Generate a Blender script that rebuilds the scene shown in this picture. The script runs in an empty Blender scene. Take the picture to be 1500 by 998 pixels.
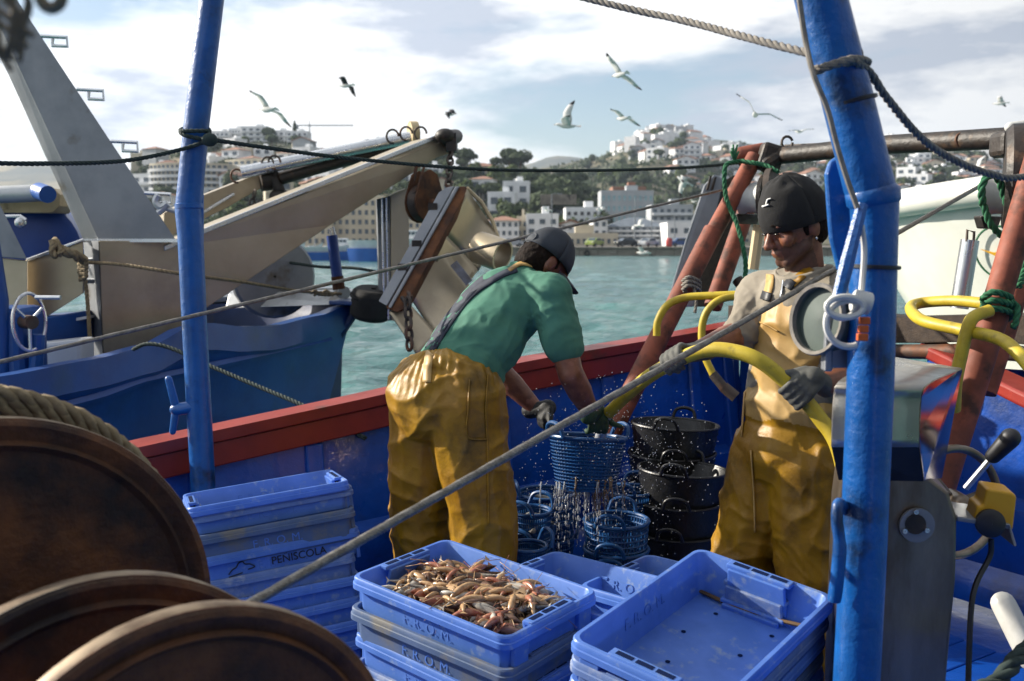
import bpy, bmesh, math, random
from mathutils import Vector, Matrix, noise
R = math.radians
F, HZ, CZ = 1458.0, 355.0, 1.56          # focal length in photo pixels, horizon row, eye height above the deck
TH = math.atan((499-HZ)/F)               # the camera looks down by this much
def P(u, v, Y):
    a, b = (u-750)/F, (499-v)/F; k = Y/(math.cos(TH)+b*math.sin(TH))
    return Vector((a*k, Y, CZ+(b*math.cos(TH)-math.sin(TH))*k))
scene = bpy.context.scene
col = scene.collection
# ---------------------------------------------------------------- camera
cam = bpy.data.cameras.new('camera'); camo = bpy.data.objects.new('camera', cam); col.objects.link(camo)
cam.sensor_width = 36; cam.lens = 36*F/1500
camo.location = (0, 0, CZ); camo.rotation_euler = (R(90)-TH, 0, 0)
cam.clip_start = .05; cam.clip_end = 20000
cam.dof.use_dof = True; cam.dof.focus_distance = 3.2; cam.dof.aperture_fstop = 4.6
scene.camera = camo
# ---------------------------------------------------------------- light
SUN_AZ, SUN_EL = R(-70), R(25)           # from straight ahead, negative = left
sd = Vector((math.sin(SUN_AZ)*math.cos(SUN_EL), math.cos(SUN_AZ)*math.cos(SUN_EL), math.sin(SUN_EL)))
sl = bpy.data.lights.new('sun', 'SUN'); slo = bpy.data.objects.new('sun', sl); col.objects.link(slo)
sl.energy = 5.0; sl.angle = R(.6); sl.color = (1, .92, .8)
slo.rotation_euler = (-sd).to_track_quat('-Z', 'Y').to_euler()
w = bpy.data.worlds.new('World'); scene.world = w; w.use_nodes = True
nt = w.node_tree; nt.nodes.clear()
def wn(t, **k):
    n = nt.nodes.new(t)
    for a, b in k.items(): setattr(n, a, b)
    return n
sky = wn('ShaderNodeTexSky', sky_type='NISHITA', sun_disc=False)
sky.sun_elevation = SUN_EL; sky.sun_rotation = SUN_AZ; sky.air_density = 1; sky.dust_density = 1.2; sky.ozone_density = 1.5
tc = wn('ShaderNodeTexCoord'); sep = wn('ShaderNodeSeparateXYZ'); nt.links.new(tc.outputs['Generated'], sep.inputs[0])
def wmath(op, a, b=None):
    m = wn('ShaderNodeMath', operation=op)
    for i, x in enumerate((a, b)):
        if x is None: continue
        if isinstance(x, (int, float)): m.inputs[i].default_value = x
        else: nt.links.new(x, m.inputs[i])
    return m.outputs[0]
n1 = wn('ShaderNodeTexNoise'); n1.inputs['Scale'].default_value = 2.8; n1.inputs['Detail'].default_value = 9; n1.inputs['Roughness'].default_value = .56; n1.inputs['Distortion'].default_value = .25
mp = wn('ShaderNodeMapping'); mp.inputs['Location'].default_value = (3.1, 1.7, 0); mp.inputs['Scale'].default_value = (1, 1, 3.2)
nt.links.new(tc.outputs['Generated'], mp.inputs[0]); nt.links.new(mp.outputs[0], n1.inputs['Vector'])
rp = wn('ShaderNodeValToRGB'); rp.color_ramp.elements[0].position = .38; rp.color_ramp.elements[1].position = .49
nt.links.new(n1.outputs[0], rp.inputs[0])
# shaded undersides of the same clouds: a second, offset noise
n2 = wn('ShaderNodeTexNoise'); n2.inputs['Scale'].default_value = 4.2; n2.inputs['Detail'].default_value = 9; n2.inputs['Roughness'].default_value = .58
mp2 = wn('ShaderNodeMapping'); mp2.inputs['Location'].default_value = (7.3, 2.2, 0); mp2.inputs['Scale'].default_value = (1, 1, 3.4)
nt.links.new(tc.outputs['Generated'], mp2.inputs[0]); nt.links.new(mp2.outputs[0], n2.inputs['Vector'])
rp2 = wn('ShaderNodeValToRGB'); e = rp2.color_ramp.elements
e[0].position = .42; e[0].color = (.5, .55, .65, 1); e[1].position = .54; e[1].color = (1, 1, 1, 1)
nt.links.new(n2.outputs[0], rp2.inputs[0])
sdn = wn('ShaderNodeVectorMath', operation='DOT_PRODUCT'); nt.links.new(tc.outputs['Generated'], sdn.inputs[0]); sdn.inputs[1].default_value = sd
glow = wn('ShaderNodeMapRange'); glow.inputs[1].default_value = -1; glow.inputs[2].default_value = 1; glow.inputs[3].default_value = 1.3; glow.inputs[4].default_value = 11.5   # clouds scatter forward: brighter towards the sun
nt.links.new(sdn.outputs['Value'], glow.inputs[0])
lit = wn('ShaderNodeVectorMath', operation='SCALE'); nt.links.new(rp2.outputs[0], lit.inputs[0]); nt.links.new(glow.outputs[0], lit.inputs['Scale'])
mx = wn('ShaderNodeMixRGB'); nt.links.new(rp.outputs[0], mx.inputs[0]); nt.links.new(sky.outputs[0], mx.inputs[1]); nt.links.new(lit.outputs[0], mx.inputs[2])
bg = wn('ShaderNodeBackground'); bg.inputs[1].default_value = .08
out = wn('ShaderNodeOutputWorld'); nt.links.new(mx.outputs[0], bg.inputs[0]); nt.links.new(bg.outputs[0], out.inputs[0])
vs = scene.view_settings; vs.view_transform = 'Standard'; vs.look = 'None'; vs.gamma = 1; vs.exposure = .9
scene.cycles.use_denoising = True
scene.cycles.max_bounces = 6; scene.cycles.transparent_max_bounces = 8; scene.cycles.caustics_reflective = False; scene.cycles.caustics_refractive = False
# ---------------------------------------------------------------- materials
def lin(h):
    h = h.lstrip('#'); c = [int(h[i:i+2], 16)/255 for i in (0, 2, 4)]
    return tuple((x/12.92 if x <= .04045 else ((x+.055)/1.055)**2.4) for x in c)+(1,)
M = {}
def mat(name, c1, c2=None, rough=.5, metal=0, scale=4, lo=.4, hi=.62, c3=None, s3=1.2, lo3=.58, hi3=.66, bump=0, bscale=30, bdist=.01, rvar=.15, spec=.5, coat=0, stretch=(1, 1, 1), transl=0, detail=6, alpha=None):
    """noise mottled surface: c1/c2 by one noise, patches of c3 (wear, rust, dirt) by another, fine relief by a third"""
    m = bpy.data.materials.new(name); m.use_nodes = True; t = m.node_tree; N = t.nodes; L = t.links
    b = N['Principled BSDF']; c1 = lin(c1) if isinstance(c1, str) else c1
    tx = N.new('ShaderNodeTexCoord'); mpn = N.new('ShaderNodeMapping'); mpn.inputs['Scale'].default_value = stretch
    L.new(tx.outputs['Object'], mpn.inputs[0]); vec = mpn.outputs[0]
    def nz(s, d=detail):
        n = N.new('ShaderNodeTexNoise'); n.inputs['Scale'].default_value = s; n.inputs['Detail'].default_value = d; n.inputs['Roughness'].default_value = .6
        L.new(vec, n.inputs['Vector']); return n
    colr = None
    if c2:
        c2 = lin(c2) if isinstance(c2, str) else c2
        n = nz(scale); r = N.new('ShaderNodeValToRGB'); r.color_ramp.elements[0].position = lo; r.color_ramp.elements[1].position = hi
        r.color_ramp.elements[0].color = c1; r.color_ramp.elements[1].color = c2; L.new(n.outputs[0], r.inputs[0]); colr = r.outputs[0]
        if rvar:
            mr = N.new('ShaderNodeMapRange'); mr.inputs[3].default_value = max(.02, rough-rvar); mr.inputs[4].default_value = min(1, rough+rvar)
            n5 = nz(scale*2.3); L.new(n5.outputs[0], mr.inputs[0]); L.new(mr.outputs[0], b.inputs['Roughness'])
    if c3:
        c3 = lin(c3) if isinstance(c3, str) else c3
        n = nz(s3, 8); r = N.new('ShaderNodeValToRGB'); r.color_ramp.elements[0].position = lo3; r.color_ramp.elements[1].position = hi3
        L.new(n.outputs[0], r.inputs[0]); mxn = N.new('ShaderNodeMixRGB'); L.new(r.outputs[0], mxn.inputs[0])
        if colr: L.new(colr, mxn.inputs[1])
        else: mxn.inputs[1].default_value = c1
        mxn.inputs[2].default_value = c3; colr = mxn.outputs[0]
    if colr: L.new(colr, b.inputs['Base Color'])
    else: b.inputs['Base Color'].default_value = c1
    if not (c2 and rvar): b.inputs['Roughness'].default_value = rough
    b.inputs['Metallic'].default_value = metal; b.inputs['Specular IOR Level'].default_value = spec
    b.inputs['Coat Weight'].default_value = coat
    if bump:
        n = nz(bscale, 4); bp = N.new('ShaderNodeBump'); bp.inputs['Strength'].default_value = bump; bp.inputs['Distance'].default_value = bdist
        L.new(n.outputs[0], bp.inputs['Height']); L.new(bp.outputs[0], b.inputs['Normal'])
    if transl:
        tr = N.new('ShaderNodeBsdfTranslucent'); ms = N.new('ShaderNodeMixShader'); ms.inputs[0].default_value = transl
        if colr: L.new(colr, tr.inputs[0])
        else: tr.inputs[0].default_value = c1
        L.new(b.outputs[0], ms.inputs[1]); L.new(tr.outputs[0], ms.inputs[2]); L.new(ms.outputs[0], N['Material Output'].inputs[0])
    M[name] = m; return m
# ---------------------------------------------------------------- mesh building
class MB:
    def __init__(s): s.v = []; s.f = []; s.m = []; s.mi = 0
    def add(s, vs, fs):
        o = len(s.v); s.v += [tuple(x) for x in vs]; s.f += [tuple(o+i for i in f) for f in fs]; s.m += [s.mi]*len(fs)
    def box(s, c, sz, rot=None):
        c = Vector(c); q = [Vector((x*sz[0]/2, y*sz[1]/2, z*sz[2]/2)) for z in (-1, 1) for y in (-1, 1) for x in (-1, 1)]
        if rot is not None: q = [rot @ p for p in q]
        s.add([c+p for p in q], [(0, 2, 3, 1), (4, 5, 7, 6), (0, 1, 5, 4), (2, 6, 7, 3), (0, 4, 6, 2), (1, 3, 7, 5)]); return s
    def prism(s, pts, ext):
        pts = [Vector(p) for p in pts]; n = len(pts); e = Vector(ext)
        s.add(pts+[p+e for p in pts], [tuple(range(n))[::-1], tuple(range(n, 2*n))]+[(i, (i+1) % n, n+(i+1) % n, n+i) for i in range(n)]); return s
    def tube(s, pts, r, n=10, caps=True, flat=1):
        pts = [Vector(p) for p in pts]; k = len(pts)
        rr = r if isinstance(r, (list, tuple)) else [r]*k
        t0 = (pts[1]-pts[0]).normalized(); up = Vector((0, 0, 1)) if abs(t0.z) < .9 else Vector((0, 1, 0))
        a = t0.cross(up).normalized(); vs = []
        for i in range(k):
            t = (pts[min(i+1, k-1)]-pts[max(i-1, 0)]).normalized()
            a = (a-t*a.dot(t)).normalized(); b = t.cross(a)
            vs += [pts[i]+(a*math.cos(2*math.pi*j/n)+b*flat*math.sin(2*math.pi*j/n))*rr[i] for j in range(n)]
        fs = [(i*n+j, i*n+(j+1) % n, (i+1)*n+(j+1) % n, (i+1)*n+j) for i in range(k-1) for j in range(n)]
        if caps: fs += [tuple(range(n))[::-1], tuple((k-1)*n+j for j in range(n))]
        s.add(vs, fs); return s
    def lathe(s, prof, c, axis=(0, 0, 1), n=24, sx=1, arc=None):
        ax = Vector(axis).normalized(); up = Vector((0, 0, 1)) if abs(ax.z) < .9 else Vector((1, 0, 0))
        a = ax.cross(up).normalized(); b = ax.cross(a); c = Vector(c); k = len(prof)
        vs = [c+ax*h+(a*math.cos(2*math.pi*j/n)*sx+b*math.sin(2*math.pi*j/n))*max(r, 1e-4) for r, h in prof for j in range(n)]
        fs = [(i*n+j, (i+1)*n+j, (i+1)*n+(j+1) % n, i*n+(j+1) % n) for i in range(k-1) for j in range(n)]
        s.add(vs, fs); return s
    def ell(s, c, r, rot=None, n=14, m=9):
        c = Vector(c); vs = []
        for i in range(m+1):
            th = math.pi*i/m
            for j in range(n):
                p = Vector((r[0]*math.sin(th)*math.cos(2*math.pi*j/n), r[1]*math.sin(th)*math.sin(2*math.pi*j/n), r[2]*math.cos(th)))
                vs.append(c+(rot @ p if rot is not None else p))
        s.add(vs, [(i*n+j, (i+1)*n+j, (i+1)*n+(j+1) % n, i*n+(j+1) % n) for i in range(m) for j in range(n)]); return s
    def cap(s, a, b, ra, rb, n=12):
        a, b = Vector(a), Vector(b); d = (b-a); L = d.length; d = d/L
        pts = []; rs = []
        for i in range(5): th = math.pi/2*i/4; pts.append(a-d*ra*math.cos(th)); rs.append(max(ra*math.sin(th), .0004))
        for i in range(5): th = math.pi/2*i/4; pts.append(b+d*rb*math.sin(th)); rs.append(max(rb*math.cos(th), .0004))
        s.tube(pts, rs, n); return s
    def grid(s, rows):
        k = len(rows); n = len(rows[0])
        s.add([p for r in rows for p in r], [(i*n+j, i*n+j+1, (i+1)*n+j+1, (i+1)*n+j) for i in range(k-1) for j in range(n-1)]); return s
    def mesh(s, name):
        me = bpy.data.meshes.new(name); me.from_pydata(s.v, [], s.f); me.update(); return me
    def build(s, name, mats, parent=None, smooth=False, bevel=0, seg=2, solid=0, fix=True):
        me = s.mesh(name)
        for m in (mats if isinstance(mats, (list, tuple)) else [mats]): me.materials.append(M[m] if isinstance(m, str) else m)
        for p, i in zip(me.polygons, s.m): p.material_index = i
        if fix:
            bm = bmesh.new(); bm.from_mesh(me); bmesh.ops.recalc_face_normals(bm, faces=bm.faces); bm.to_mesh(me); bm.free()
        if smooth:
            for p in me.polygons: p.use_smooth = True
            if smooth != 'all':
                try: me.set_sharp_from_angle(angle=R(42))
                except Exception: pass
        o = bpy.data.objects.new(name, me); col.objects.link(o)
        if parent: o.parent = parent
        if solid:
            md = o.modifiers.new('thickness', 'SOLIDIFY'); md.thickness = solid; md.offset = 0
        if bevel:
            md = o.modifiers.new('bevel', 'BEVEL'); md.width = bevel; md.segments = seg; md.limit_method = 'ANGLE'; md.angle_limit = R(35); md.harden_normals = False
        return o
def tag(o, label, cat, group=None):
    o['label'] = label; o['category'] = cat
    if group: o['group'] = group
    return o
def thing(name, label, cat, loc=(0, 0, 0), group=None, rz=0):
    o = bpy.data.objects.new(name, None); col.objects.link(o); o.location = loc; o.rotation_euler = (0, 0, rz); o.empty_display_size = .1
    return tag(o, label, cat, group)
def struct(o): o['kind'] = 'structure'; return o
def inst(src, parent=None, loc=None, rot=None, sc=None):
    c = src.copy(); col.objects.link(c); c.parent = parent
    if loc is not None: c.location = loc
    if rot is not None: c.rotation_euler = rot
    if sc is not None: c.scale = (sc,)*3 if isinstance(sc, (int, float)) else sc
    return c
def tree_copy(o, parent=None, loc=None, rot=None, sc=None):
    c = inst(o, parent, loc, rot, sc)
    for ch in list(o.children): tree_copy(ch, c)
    return c
def cr(pts, n=8):
    """Catmull-Rom through the points"""
    p = [Vector(x) for x in pts]; p = [p[0]*2-p[1]]+p+[p[-1]*2-p[-2]]; o = []
    for i in range(1, len(p)-2):
        for k in range(n):
            t = k/n; a, b, c, d = p[i-1], p[i], p[i+1], p[i+2]
            o.append(.5*((2*b)+(c-a)*t+(2*a-5*b+4*c-d)*t*t+(3*b-a-3*c+d)*t**3))
    o.append(p[-2]); return o
def resample(pts, step):
    o = [pts[0].copy()]; acc = 0
    for a, b in zip(pts, pts[1:]):
        L = (b-a).length
        if L < 1e-9: continue
        d = step-acc
        while d <= L: o.append(a+(b-a)*(d/L)); d += step
        acc = (acc+L) % step if True else 0
    o.append(pts[-1].copy()); return o
def rope_mb(pts, r, pitch=None, strands=3, n=6, mb=None):
    """laid rope: strands wound round each other"""
    pitch = pitch or r*7; mb = mb or MB(); pts = resample(pts, pitch/8); k = len(pts)
    a = None; A = []; B = []
    for i in range(k):
        t = (pts[min(i+1, k-1)]-pts[max(i-1, 0)]).normalized()
        if a is None: a = t.cross(Vector((.1, .2, 1))).normalized()
        a = (a-t*a.dot(t)).normalized(); A.append(a.copy()); B.append(t.cross(a))
    rs = r*.56; ro = r*.5
    for s in range(strands):
        q = [pts[i]+(A[i]*math.cos(i*2*math.pi/8+s*2*math.pi/strands)+B[i]*math.sin(i*2*math.pi/8+s*2*math.pi/strands))*ro for i in range(k)]
        mb.tube(q, rs, n)
    return mb
def blob(name, mb, voxel, mats, parent=None, smooth=6, disp=None, fac=.5):
    """overlapping closed shapes fused into one continuous skin"""
    me = mb.mesh(name+'_raw'); o = bpy.data.objects.new(name+'_raw', me); col.objects.link(o)
    bm = bmesh.new(); bm.from_mesh(me); bmesh.ops.recalc_face_normals(bm, faces=bm.faces); bm.to_mesh(me); bm.free()
    r = o.modifiers.new('r', 'REMESH'); r.mode = 'VOXEL'; r.voxel_size = voxel
    if smooth: s = o.modifiers.new('s', 'SMOOTH'); s.iterations = smooth; s.factor = fac
    dg = bpy.context.evaluated_depsgraph_get(); dg.update()
    nm = bpy.data.meshes.new_from_object(o.evaluated_get(dg)); nm.name = name
    bpy.data.objects.remove(o); bpy.data.meshes.remove(me)
    if disp:
        nn = [v.normal.copy() for v in nm.vertices]
        for v, q in zip(nm.vertices, nn): v.co = disp(v.co.copy(), q)
        nm.update()
    for p in nm.polygons: p.use_smooth = True
    nm.materials.clear()
    for m in (mats if isinstance(mats, (list, tuple)) else [mats]): nm.materials.append(M[m])
    ob = bpy.data.objects.new(name, nm); col.objects.link(ob)
    if parent: ob.parent = parent
    return ob
def fbm(p, o=4): return noise.fractal(p, 1.0, 2.0, o)
def settle(root):
    """move the Empty from the world origin to the base of its thing, parts staying where they are"""
    lo = Vector((1e9,)*3); hi = -lo
    def walk(o, off):
        nonlocal lo, hi
        off = off+o.location
        if o.type == 'MESH':
            for v in o.data.vertices:
                p = off+v.co
                lo = Vector(map(min, lo, p)); hi = Vector(map(max, hi, p))
        for c in o.children: walk(c, off)
    walk(root, Vector())
    b = Vector(((lo.x+hi.x)/2, (lo.y+hi.y)/2, lo.z)); root.location += b
    for c in root.children: c.location -= b
    return root
# ================================================================ THE SETTING: water, quay, hills, town
WZ, QZ, QY = -.6, .82, 157.0             # water level, quay level, quay edge distance
def water_material():
    m = bpy.data.materials.new('water'); m.use_nodes = True; t = m.node_tree; N = t.nodes; L = t.links; b = N['Principled BSDF']
    tx = N.new('ShaderNodeTexCoord')
    n = N.new('ShaderNodeTexNoise'); n.inputs['Scale'].default_value = .35; n.inputs['Detail'].default_value = 5; L.new(tx.outputs['Object'], n.inputs['Vector'])
    r = N.new('ShaderNodeValToRGB'); r.color_ramp.elements[0].position = .35; r.color_ramp.elements[1].position = .7
    r.color_ramp.elements[0].color = (.026, .105, .105, 1); r.color_ramp.elements[1].color = (.07, .2, .185, 1)
    L.new(n.outputs[0], r.inputs[0]); L.new(r.outputs[0], b.inputs['Base Color'])
    b.inputs['Roughness'].default_value = .1; b.inputs['IOR'].default_value = 1.33
    n2 = N.new('ShaderNodeTexNoise'); n2.inputs['Scale'].default_value = 3.2; n2.inputs['Detail'].default_value = 6; n2.inputs['Roughness'].default_value = .62
    mp = N.new('ShaderNodeMapping'); mp.inputs['Scale'].default_value = (.6, 1.2, 1); L.new(tx.outputs['Object'], mp.inputs[0]); L.new(mp.outputs[0], n2.inputs['Vector'])
    bp = N.new('ShaderNodeBump'); bp.inputs['Strength'].default_value = .8; bp.inputs['Distance'].default_value = .16
    L.new(n2.outputs[0], bp.inputs['Height']); L.new(bp.outputs[0], b.inputs['Normal'])
    M['water'] = m
water_material()
def wave(x, y):
    a = noise.noise(Vector((x*.35+y*.12, y*.75, 0)))*.11
    q = 1-abs(noise.noise(Vector((x*.9+7, y*1.7-x*.3, 3.1))))*2
    c = noise.noise(Vector((x*2.3, y*3.7, 9)))*.028
    return a*1.5+q*.11+c*1.6
rows = []; y = 1.0
while y < 158:
    fade = 1/(1+max(0, y-30)/60)
    nx = 230; rows.append([(s*(5+.95*y), y, WZ+wave(s*(5+.95*y), y)*fade) for s in [(-1+2*i/nx) for i in range(nx+1)]]); y += max(.11, y*.013)
mb = MB(); mb.grid(rows); struct(mb.build('water', 'water', smooth='all', fix=False))
mb = MB(); mb.grid([[(-4000, -300, WZ-.35), (4000, -300, WZ-.35)], [(-4000, 6000, WZ-.35), (4000, 6000, WZ-.35)]]); struct(mb.build('sea', 'water', fix=False))
mat('quay_stone', '#6e675e', '#8a8378', rough=.9, scale=.5, c3='#3a3733', s3=.35, bump=.6, bscale=2)
mat('ground', '#8a8276', '#6c665d', rough=.95, scale=.05)
mat('asphalt', '#4e4d4c', '#5c5a57', rough=.9, scale=.2)
mat('scrub', '#3a402c', '#5a5642', rough=.95, scale=.035, lo=.42, hi=.62, c3='#776a52', s3=.02, lo3=.56, hi3=.66, bump=1, bscale=.15, bdist=2)
mat('scrub_far', '#3a4038', '#575443', rough=1, scale=.012, c3='#8a7d5c', s3=.004, lo3=.5, hi3=.62)
mat('ridge', '#56616b', '#4b5661', rough=1, scale=.004)
mat('white_wall', '#e2e3e4', '#d2d4d6', rough=.85, scale=.3)
mat('cream_wall', '#c6bda8', '#b8af9c', rough=.85, scale=.3)
mat('grey_wall', '#a9adb0', '#989da1', rough=.8, scale=.3)
mat('dark_panel', '#4a4a4e', '#3a3a3e', rough=.6, scale=.5)
mat('blue_glass', '#7f9da6', '#96b3b8', rough=.25, scale=.3)
mat('window_glass', '#3c4650', '#57636d', rough=.15, scale=.6)
mat('terracotta', '#86604e', '#94705e', rough=.9, scale=1.5)
mat('slate_roof', '#5d6670', '#6c757e', rough=.7, scale=.6)
mat('trunk', '#4a3b2c', '#5d4c3a', rough=.95, scale=3)
mat('foliage', '#33412a', '#4c5a38', rough=.9, scale=.9, lo=.35, hi=.65, transl=.15)
mat('foliage_light', '#3a4a20', '#5a6a30', rough=.9, scale=.9, lo=.35, hi=.65, transl=.15)
# quay: a stone wall in blocks with a coping, road on top
mb = MB(); mb.grid([[(-3000, QY+.3, QZ), (3000, QY+.3, QZ)], [(-3000, 5000, QZ), (3000, 5000, QZ)]]); struct(mb.build('ground', 'ground', fix=False))
mb = MB(); mb.grid([[(-400, QY+5, QZ+.006), (400, QY+5, QZ+.006)], [(-400, QY+19, QZ+.006), (400, QY+19, QZ+.006)]]); struct(mb.build('road', 'asphalt', fix=False))
quay = thing('quay_wall', 'long grey stone quay wall across the water below the parked cars', 'quay wall', (0, QY, WZ-.3))
mb = MB(); mb.box((0, .5, .72), (800, .8, 1.4)); mb.build('wall_core', 'quay_stone', quay)
blk = None; rnd = random.Random(4)
for k in range(64):
    x = -96+k*3.0
    for j in range(1):
        if blk is None:
            mb = MB(); mb.box((0, 0, 0), (2.94, .3, 1.1)); blk = mb.build('stone_block', 'quay_stone', quay, bevel=.05); o = blk
        else: o = inst(blk, quay)
        o.location = (x, .05+rnd.uniform(-.05, .05), .75)
mb = MB(); mb.box((0, .45, 1.58), (800, 1.3, .28)); mb.build('coping', 'quay_stone', quay, bevel=.04)
fen = None
for u in (860, 1010):
    if fen is None:
        mb = MB(); mb.lathe([(.28, -.14), (.45, -.14), (.5, 0), (.45, .14), (.28, .14), (.28, -.14)], (0, 0, 0), (0, 1, 0), 20); fen = mb.build('tyre_fender', mat('rubber', '#191919', '#262524', rough=.8, scale=9, bump=.2), smooth=True); o = fen
    else: o = inst(fen)
    o.location = P(u, 371, QY-.25); tag(o, 'black tyre fender hung on the far stone quay wall', 'fender', 'tyre fenders on the far quay')
# ---- hills, each a sheet from its foot to its crest and over
def interp(pl, u):
    if u <= pl[0][0]: return pl[0][1]
    for (a, b), (c, d) in zip(pl, pl[1:]):
        if u <= c: t = (u-a)/(c-a); t = t*t*(3-2*t); return b+(d-b)*t
    return pl[-1][1]
HILLS = {}
def hill(name, crest, Yf, Yc, m, rough=1.0, u0=-500, u1=2000, foot=QZ, nu=150, nt=36, pw=1.25):
    def H(u, t):
        Y = Yf+(Yc-Yf)*t
        cv = interp(crest, u); zc = P(u, cv, Yc).z
        x = P(u, cv, Y).x
        if t <= 1: z = foot+(zc-foot)*(t**pw)
        else: z = zc-(t-1)*(zc-foot)*1.2
        e = fbm(Vector((x*.012, Y*.012, 2)), 5)*rough*7*min(1, t*3)*(.35 if .9 < t < 1.1 else 1)
        return Vector((x, Y, z+e))
    mb = MB(); mb.grid([[H(u0+(u1-u0)*i/nu, 1.5*k/nt) for i in range(nu+1)] for k in range(nt+1)])
    o = struct(mb.build(name, m, smooth='all', fix=False)); HILLS[name] = H; return o
hill('hill_village', [(-300, 330), (560, 300), (690, 268), (790, 246), (870, 234), (915, 212), (945, 197), (968, 190), (1000, 194), (1040, 205), (1100, 212), (1180, 214), (1300, 212), (1390, 219), (1440, 228), (1480, 242), (1560, 262), (1900, 280)], 330, 900, 'scrub', 1.3, foot=2)
hill('hill_pines', [(-300, 300), (420, 272), (520, 256), (560, 250), (640, 245), (700, 243), (770, 246), (830, 260), (872, 285), (900, 310), (930, 345), (1900, 352)], 215, 400, 'scrub', .5, foot=1)
hill('hill_hotel', [(-300, 335), (60, 300), (170, 262), (230, 228), (300, 212), (345, 205), (430, 207), (480, 225), (520, 250), (600, 290), (700, 330), (1900, 350)], 230, 520, 'scrub', .6, foot=1)
hill('hill_far', [(-300, 240), (0, 243), (60, 236), (130, 240), (200, 258), (300, 280), (700, 262), (775, 240), (800, 231), (822, 228), (850, 232), (885, 243), (960, 262), (1900, 262)], 1500, 2600, 'scrub_far', 1.5, foot=0)
# ---- buildings
WIN = {}
def box_mesh(w, d, h, name='window'):
    k = (round(w, 2), round(d, 2), round(h, 2), name)
    if k not in WIN:
        mb = MB(); mb.box((0, 0, 0), (w, d, h)); WIN[k] = mb.mesh(name)
    return WIN[k]
def put(name, me, m, parent, loc, rz=0):
    o = bpy.data.objects.new(name, me)
    if not me.materials: me.materials.append(M[m])
    col.objects.link(o); o.parent = parent; o.location = loc; o.rotation_euler = (0, 0, rz); return o
def building(u0, u1, vtop, Y, label, wall='white_wall', floors=4, bays=6, roof='flat', balcony=False, depth=10, zb=None, yaw=0, cat='building', name='town_house', roofm='terracotta', glass='window_glass', detail=True):
    W = (u1-u0)/F*Y; zt = P(u0, vtop, Y).z; zb = QZ if zb is None else zb; Ht = zt-zb; c = P((u0+u1)/2, vtop, Y)
    t = thing(name, label, cat, (c.x, Y+depth/2, zb), None, yaw)
    rh = W*.16 if roof != 'flat' else 0; hw = Ht-rh
    mb = MB(); mb.box((0, 0, hw/2-.5), (W, depth, hw+1))
    if roof == 'gable': mb.prism([(-W/2, -depth/2, hw), (W/2, -depth/2, hw), (0, -depth/2, hw+rh*.98)], (0, depth, 0))
    mb.build('wall', wall, t)
    if roof == 'flat':
        mb = MB()
        for a, b, s1, s2 in ((0, -depth/2+.15, W+.1, .3), (0, depth/2-.15, W+.1, .3), (-W/2+.15, 0, .3, depth-.6), (W/2-.15, 0, .3, depth-.6)): mb.box((a, b, hw+.35), (s1, s2, .7))
        mb.box((W*.12, .5, hw+1.1), (W*.22, depth*.35, 2.2)); mb.build('parapet', wall, t)
    elif roof == 'gable':
        mb = MB()
        for s in (-1, 1): mb.prism([(s*(W/2+.5), -depth/2-.4, hw-.25), (0, -depth/2-.4, hw+rh+.05), (0, -depth/2-.4, hw+rh+.4), (s*(W/2+.5), -depth/2-.4, hw+.1)], (0, depth+.8, 0))
        mb.build('roof', roofm, t)
    elif roof == 'hip':
        mb = MB(); a = W/2+.5; b = depth/2+.5; r = max(.5, a-b)
        mb.add([(-a, -b, hw), (a, -b, hw), (a, b, hw), (-a, b, hw), (-r, 0, hw+rh), (r, 0, hw+rh)], [(0, 1, 5, 4), (1, 2, 5), (2, 3, 4, 5), (3, 0, 4), (3, 2, 1, 0)]); mb.build('roof', roofm, t)
    if detail:
        fh = hw/floors; bw = W/bays
        ww, wh = bw*.5, fh*.5
        for f in range(floors):
            z = fh*(f+.52)
            for b in range(bays):
                x = -W/2+bw*(b+.5)
                put('window', box_mesh(ww, .12, wh), glass, t, (x, -depth/2-.02, z))
            if balcony and f > 0:
                put('balcony', box_mesh(W*.96, .9, fh*.32, 'balcony'), wall if balcony is True else balcony, t, (0, -depth/2-.47, fh*f+fh*.13))
    return t
building(650, 716, 322, 205, 'pale block with terracotta hipped roof behind the hanging trawl board', 'cream_wall', 3, 7, 'hip')
building(716, 760, 316, 196, 'white three storey house with low terracotta roof above the parked silver estate car', 'white_wall', 3, 5, 'hip')
building(757, 773, 322, 200, 'narrow beige house squeezed between two white houses on the quay road', 'cream_wall', 3, 2)
building(771, 818, 318, 198, 'white block with wide dark windows under the pine slope', 'white_wall', 3, 3)
building(822, 849, 324, 200, 'small white house with stepped top beside the dark panelled flats', 'white_wall', 3, 3, 'gable')
building(829, 886, 308, 232, 'flats with white and dark grey checkered panels', 'white_wall', 5, 6, glass='dark_panel', name='apartment_block')
building(869, 890, 319, 199, 'white gable fronted house end on to the water', 'white_wall', 3, 2, 'gable', roofm='slate_roof')
building(890, 978, 318, 206, 'long grey apartment block with rows of white balconies behind the parked cars', 'grey_wall', 4, 9, 'hip', balcony='white_wall', roofm='slate_roof', name='apartment_block')
building(881, 957, 283, 262, 'tall pale blue glass fronted block rising over the quay flats', 'grey_wall', 5, 10, glass='blue_glass', name='apartment_block')
building(898, 946, 277, 290, 'pinkish flat roofed block behind the glass fronted building', 'terracotta', 7, 5, name='apartment_block')
building(955, 1015, 304, 240, 'pale grey flats with ribbon windows right of the glass block', 'grey_wall', 5, 6, balcony='white_wall', name='apartment_block')
building(978, 1075, 331, 196, 'low white warehouse with few windows beside the trawl gallows', 'white_wall', 2, 5, name='warehouse')
building(1010, 1100, 312, 262, 'broad cream apartment block behind the low white warehouse', 'cream_wall', 4, 8, name='apartment_block')
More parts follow.
